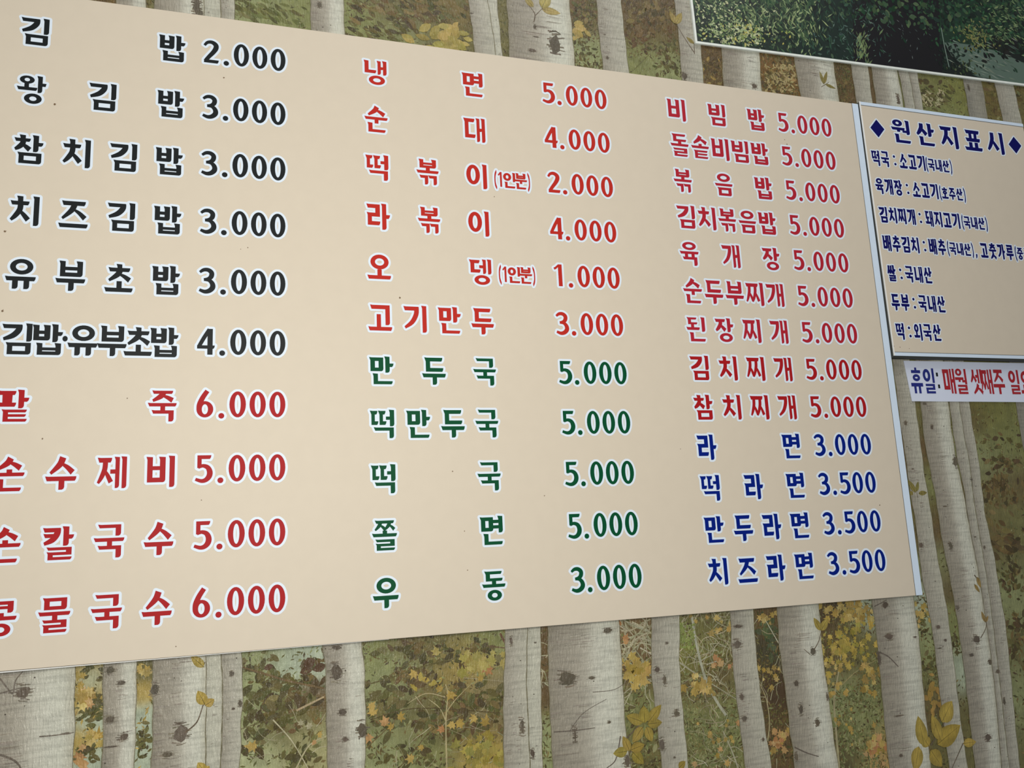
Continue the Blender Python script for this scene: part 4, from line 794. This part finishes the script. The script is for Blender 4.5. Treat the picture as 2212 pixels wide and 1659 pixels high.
LN = [('떡국: 소고기(국내산)', [('떡국', 1.1185, 0), (':', 1.1680, 0), ('소고기', 1.1815, 0), ('(국내산)', 1.2435, 1)], .6662),
      ('육개장: 소고기(호주산)', [('육개장', 1.1185, 0), (':', 1.1890, 0), ('소고기', 1.2030, 0), ('(호주산)', 1.2665, 1)], .6108),
      ('김치찌개: 돼지고기(국내산)', [('김치찌개', 1.1185, 0), (':', 1.2092, 0), ('돼지고기', 1.2240, 0), ('(국내산)', 1.3100, 1)], .5548),
      ('배추김치: 배추(국내산), 고춧가루(중국산)', [('배추김치', 1.1180, 0), (':', 1.2098, 0), ('배추', 1.2228, 0), ('(국내산)', 1.2655, 1), (',', 1.3318, 0), ('고춧가루', 1.3455, 0), ('(중국산)', 1.4310, 1)], .4996),
      ('쌀: 국내산', [('쌀', 1.1195, 0), (':', 1.1464, 0), ('국내산', 1.1590, 0)], .4426),
      ('두부: 국내산', [('두부', 1.1195, 0), (':', 1.1674, 0), ('국내산', 1.1802, 0)], .3880),
      ('떡: 외국산', [('떡', 1.1210, 0), (':', 1.1485, 0), ('외국산', 1.1610, 0)], .3336)]
for t, parts, zc in LN: otext('notice_line', run(parts, zc), 'navy line ' + t)
sp = Print(OY-.0003, OY-.0002)
for px, py, s in [(1931, 748, 3), (1944, 750, 3), (1964, 753, 2.5), (1896, 443, 2.5)]: leaf_maple(sp, at(px, py, OY), s*.45*.0009, 1, (120, 90, 80))
sp.build('dirt_specks', M_photo, ob, kind='stuff')

# ------------------------------------------------------------------ holiday notice strip
NY = 0.0100
hn = empty('holiday_notice_strip', label='white paper strip with blue and red lettering stuck below the smaller notice board', cat='notice')
me = bpy.data.meshes.new('paper_sheet')
zt, zb_ = .2832, .2092
fr = [(1.1422, zt), (1.62, zt+.0010), (1.62, zb_-.0010), (1.1488, zb_)]
me.from_pydata([(x, NY, z) for x, z in fr]+[(x, NY+.0012, z) for x, z in fr], [], [(3, 2, 1, 0), (4, 5, 6, 7), (0, 1, 5, 4), (1, 2, 6, 5), (2, 3, 7, 6), (3, 0, 4, 7)]); me.update()
link('paper_sheet', me, M_sheet, hn)
FLARE[0] = 0.0
P = []
zc, hh, ww = .2468, .0465, .0262
for ch, x in zip('휴일', (1.1515, 1.1795)): P += place(ch, x, x+ww, zc-hh/2, zc+hh/2)
lettering('notice_word', P, M_nblue, hn, NY, 0, 'blue word 휴일')
P = place('▪', 1.2103, 1.2147, zc+.0085, zc+.0155) + place('▪', 1.2115, 1.2159, zc-.0135, zc-.0065)
lettering('colon', P, M_black, hn, NY, 0, 'black square colon')
P = []
for ch, x in zip('매월', (1.2245, 1.2530)): P += place(ch, x, x+ww+.0015, zc-hh/2, zc+hh/2)
for ch, x in zip('셋째주', (1.2890, 1.3135, 1.3420)): P += place(ch, x, x+ww+.0012, zc-hh/2, zc+hh/2)
for ch, x in zip('일요일', (1.3800, 1.4080, 1.4360)): P += place(ch, x, x+ww, zc-hh/2, zc+hh/2)
lettering('notice_word', P, M_nred, hn, NY, 0, 'red words 매월 셋째주 일요일')
FLARE[0] = 1.0

# ------------------------------------------------------------------ landscape picture
QY = 0.0075
pic = empty('landscape_picture', label='large woodland road photograph in a thin white frame, top right above the boards', cat='picture')
bl = np.array(at(1502.5, 93, QY)); tl = np.array(at(1493, 0, QY)); br = np.array(at(2212, 184.7, QY))
dx_ = (br-bl); dx_ /= np.linalg.norm(dx_); dz_ = np.array([-dx_[1], dx_[0]])
def q2(u, v): p = bl+dx_*u+dz_*v; return (p[0], p[1])
PW, PH = 0.98, 0.62
def slab(name, u0, u1, v0, v1, y0, y1, mat, parent, **kw):
    c = [q2(u0, v0), q2(u1, v0), q2(u1, v1), q2(u0, v1)]
    me = bpy.data.meshes.new(name)
    me.from_pydata([(x, y0, z) for x, z in c]+[(x, y1, z) for x, z in c], [], [(0, 1, 2, 3), (7, 6, 5, 4), (0, 4, 5, 1), (1, 5, 6, 2), (2, 6, 7, 3), (3, 7, 4, 0)]); me.update()
    return link(name, me, mat, parent, **kw)
slab('print_panel', .004, PW-.004, .004, PH-.004, QY+.0012, QY+.0038, plain('print_base', (20, 28, 24), .4, .35), pic)
FRW = .0043
slab('frame_rail', 0, PW, 0, FRW, QY, QY+.0038, M_frame, pic, label='bottom rail of the thin white frame')
slab('frame_rail', 0, PW, PH-FRW, PH, QY, QY+.0038, M_frame, pic, label='top rail of the thin white frame')
slab('frame_stile', 0, FRW, FRW, PH-FRW, QY, QY+.0038, M_frame, pic, label='left side of the thin white frame')
slab('frame_stile', PW-FRW, PW, FRW, PH-FRW, QY, QY+.0038, M_frame, pic, label='right side of the thin white frame')
def qp(px, py):                                           # photo pixel -> point on the print
    return at(px, py, QY+.001)
def inside(c):
    d = np.array(c)-bl; u, v = d@dx_, d@dz_; return FRW+.002 < u < PW-FRW-.002 and FRW+.002 < v < PH-FRW-.002
lo = Print(QY+.00110, QY+.00112); mid = Print(QY+.00098, QY+.00105); hi = Print(QY+.00090, QY+.00097)
def clampq(c):
    d = np.array(c)-bl; return q2(min(max(d@dx_, FRW), PW-FRW), min(max(d@dz_, FRW), PH-FRW))
lo.poly([clampq(qp(*p)) for p in [(1490, -60), (1720, -60), (1720, 160), (1490, 110)]], (30, 44, 36), QY+.00115)
lo.poly([clampq(qp(*p)) for p in [(1720, -60), (1840, -60), (1850, 160), (1720, 140)]], (22, 40, 34), QY+.00114)
lo.poly([clampq(qp(*p)) for p in [(1840, -60), (2040, -60), (2040, 190), (1850, 170)]], (18, 16, 20), QY+.00113)
lo.poly([clampq(qp(*p)) for p in [(2030, -60), (2300, -60), (2300, 130), (2030, 95)]], (26, 52, 36), QY+.00112)
road = [(2040, 92), (2060, 92), (2100, 97), (2160, 112), (2212, 136), (2290, 166), (2290, 220), (2212, 181), (2150, 172), (2110, 164), (2080, 140), (2055, 120)]
mid.poly([clampq(qp(*p)) for p in road], (92, 112, 100), QY+.00106)
def qs(P, kind, rect, n, size, pal, a=(0, 6.3), asp=.5):
    for _ in range(n):
        px, py = (rect[0]+rect[2])/2+random.gauss(0, .34)*(rect[2]-rect[0]), (rect[1]+rect[3])/2+random.gauss(0, .34)*(rect[3]-rect[1]); c = qp(px, py)
        if not inside(c): continue
        s = random.uniform(*size)*.0009; ang = random.uniform(*a); col = jit(random.choice(pal), 12)
        (leaf_blade if kind == 'b' else leaf_oval)(P, c, s, s*asp, ang, col)
DKG = [(14, 26, 22), (20, 36, 30), (28, 50, 38)]; MG = [(60, 84, 56), (76, 98, 64), (48, 76, 54)]; LG = [(150, 166, 118), (128, 148, 100), (176, 184, 140), (196, 200, 160)]
qs(mid, 'o', (1500, -60, 1720, 130), 900, (5, 16), DKG+MG); qs(mid, 'b', (1700, -60, 1880, 150), 500, (6, 22), DKG+[(36, 66, 50), (44, 80, 60)], (.6, 2.6), .25)
qs(hi, 'o', (1500, -40, 1600, 60), 420, (3, 9), LG+MG); qs(hi, 'o', (1540, 50, 1650, 100), 480, (3, 10), LG+[(186, 180, 100), (120, 140, 70)]); qs(hi, 'b', (1560, 0, 1760, 60), 300, (8, 26), MG+LG[:2], (.4, 2.8), .16)
qs(hi, 'b', (1700, 0, 1760, 130), 260, (6, 18), MG+LG[:2], (.6, 2.6), .3); qs(hi, 'o', (1505, 60, 1700, 120), 300, (3, 8), DKG)
qs(hi, 'b', (1850, 70, 1880, 130), 60, (10, 24), [(130, 146, 100), (100, 120, 80)], (.8, 2.2), .2); qs(hi, 'b', (1770, 20, 1900, 130), 130, (5, 14), [(90, 116, 104), (64, 92, 84)], (0, 3.1), .25)
qs(hi, 'b', (1860, 0, 2040, 120), 60, (4, 10), [(70, 84, 84), (100, 110, 108)], (1, 2.8), .25)
qs(mid, 'o', (2030, -60, 2212, 90), 700, (6, 16), [(20, 48, 32), (26, 66, 40), (14, 30, 22), (40, 80, 48)]); qs(hi, 'o', (2080, 60, 2140, 100), 160, (4, 10), [(110, 118, 70), (90, 104, 60), (130, 128, 76)])
qs(hi, 'b', (2130, 0, 2240, 90), 300, (8, 18), [(90, 112, 74), (120, 140, 98), (60, 84, 56), (24, 34, 28)], (-1.2, .6), .3); qs(mid, 'o', (2125, 75, 2240, 115), 160, (10, 20), [(16, 20, 16), (24, 28, 20)]); qs(hi, 'o', (2030, 90, 2075, 150), 90, (6, 12), DKG)
qs(hi, 'b', (2070, 100, 2240, 180), 90, (14, 34), [(116, 134, 120), (72, 92, 80), (130, 142, 128)], (-.4, -.1), .12); qs(hi, 'o', (2060, 130, 2110, 168), 60, (5, 12), [(50, 66, 40), (30, 44, 30), (80, 92, 58)])
hi.stroke([qp(2033, 60), qp(2040, 100), qp(2050, 145)], .0022, (120, 140, 128), QY+.00089)
# the part of the print above the photograph's frame carries on as tree canopy
for _ in range(5200):
    c = q2(random.uniform(.012, PW-.012), random.uniform(.10, PH-.012)); s = random.uniform(.006, .02); leaf_oval(mid, c, s, s*.6, random.random()*6.3, jit(random.choice(DKG+MG+[(24, 60, 36)]), 10))
lo.build('dark_undergrowth_print', M_photo, pic); mid.build('foliage_print', M_photo, pic, kind='stuff', label='dark green foliage and grey road of the woodland photograph'); hi.build('sunlit_leaves_print', M_photo, pic, kind='stuff', label='pale sunlit leaves of the woodland photograph')
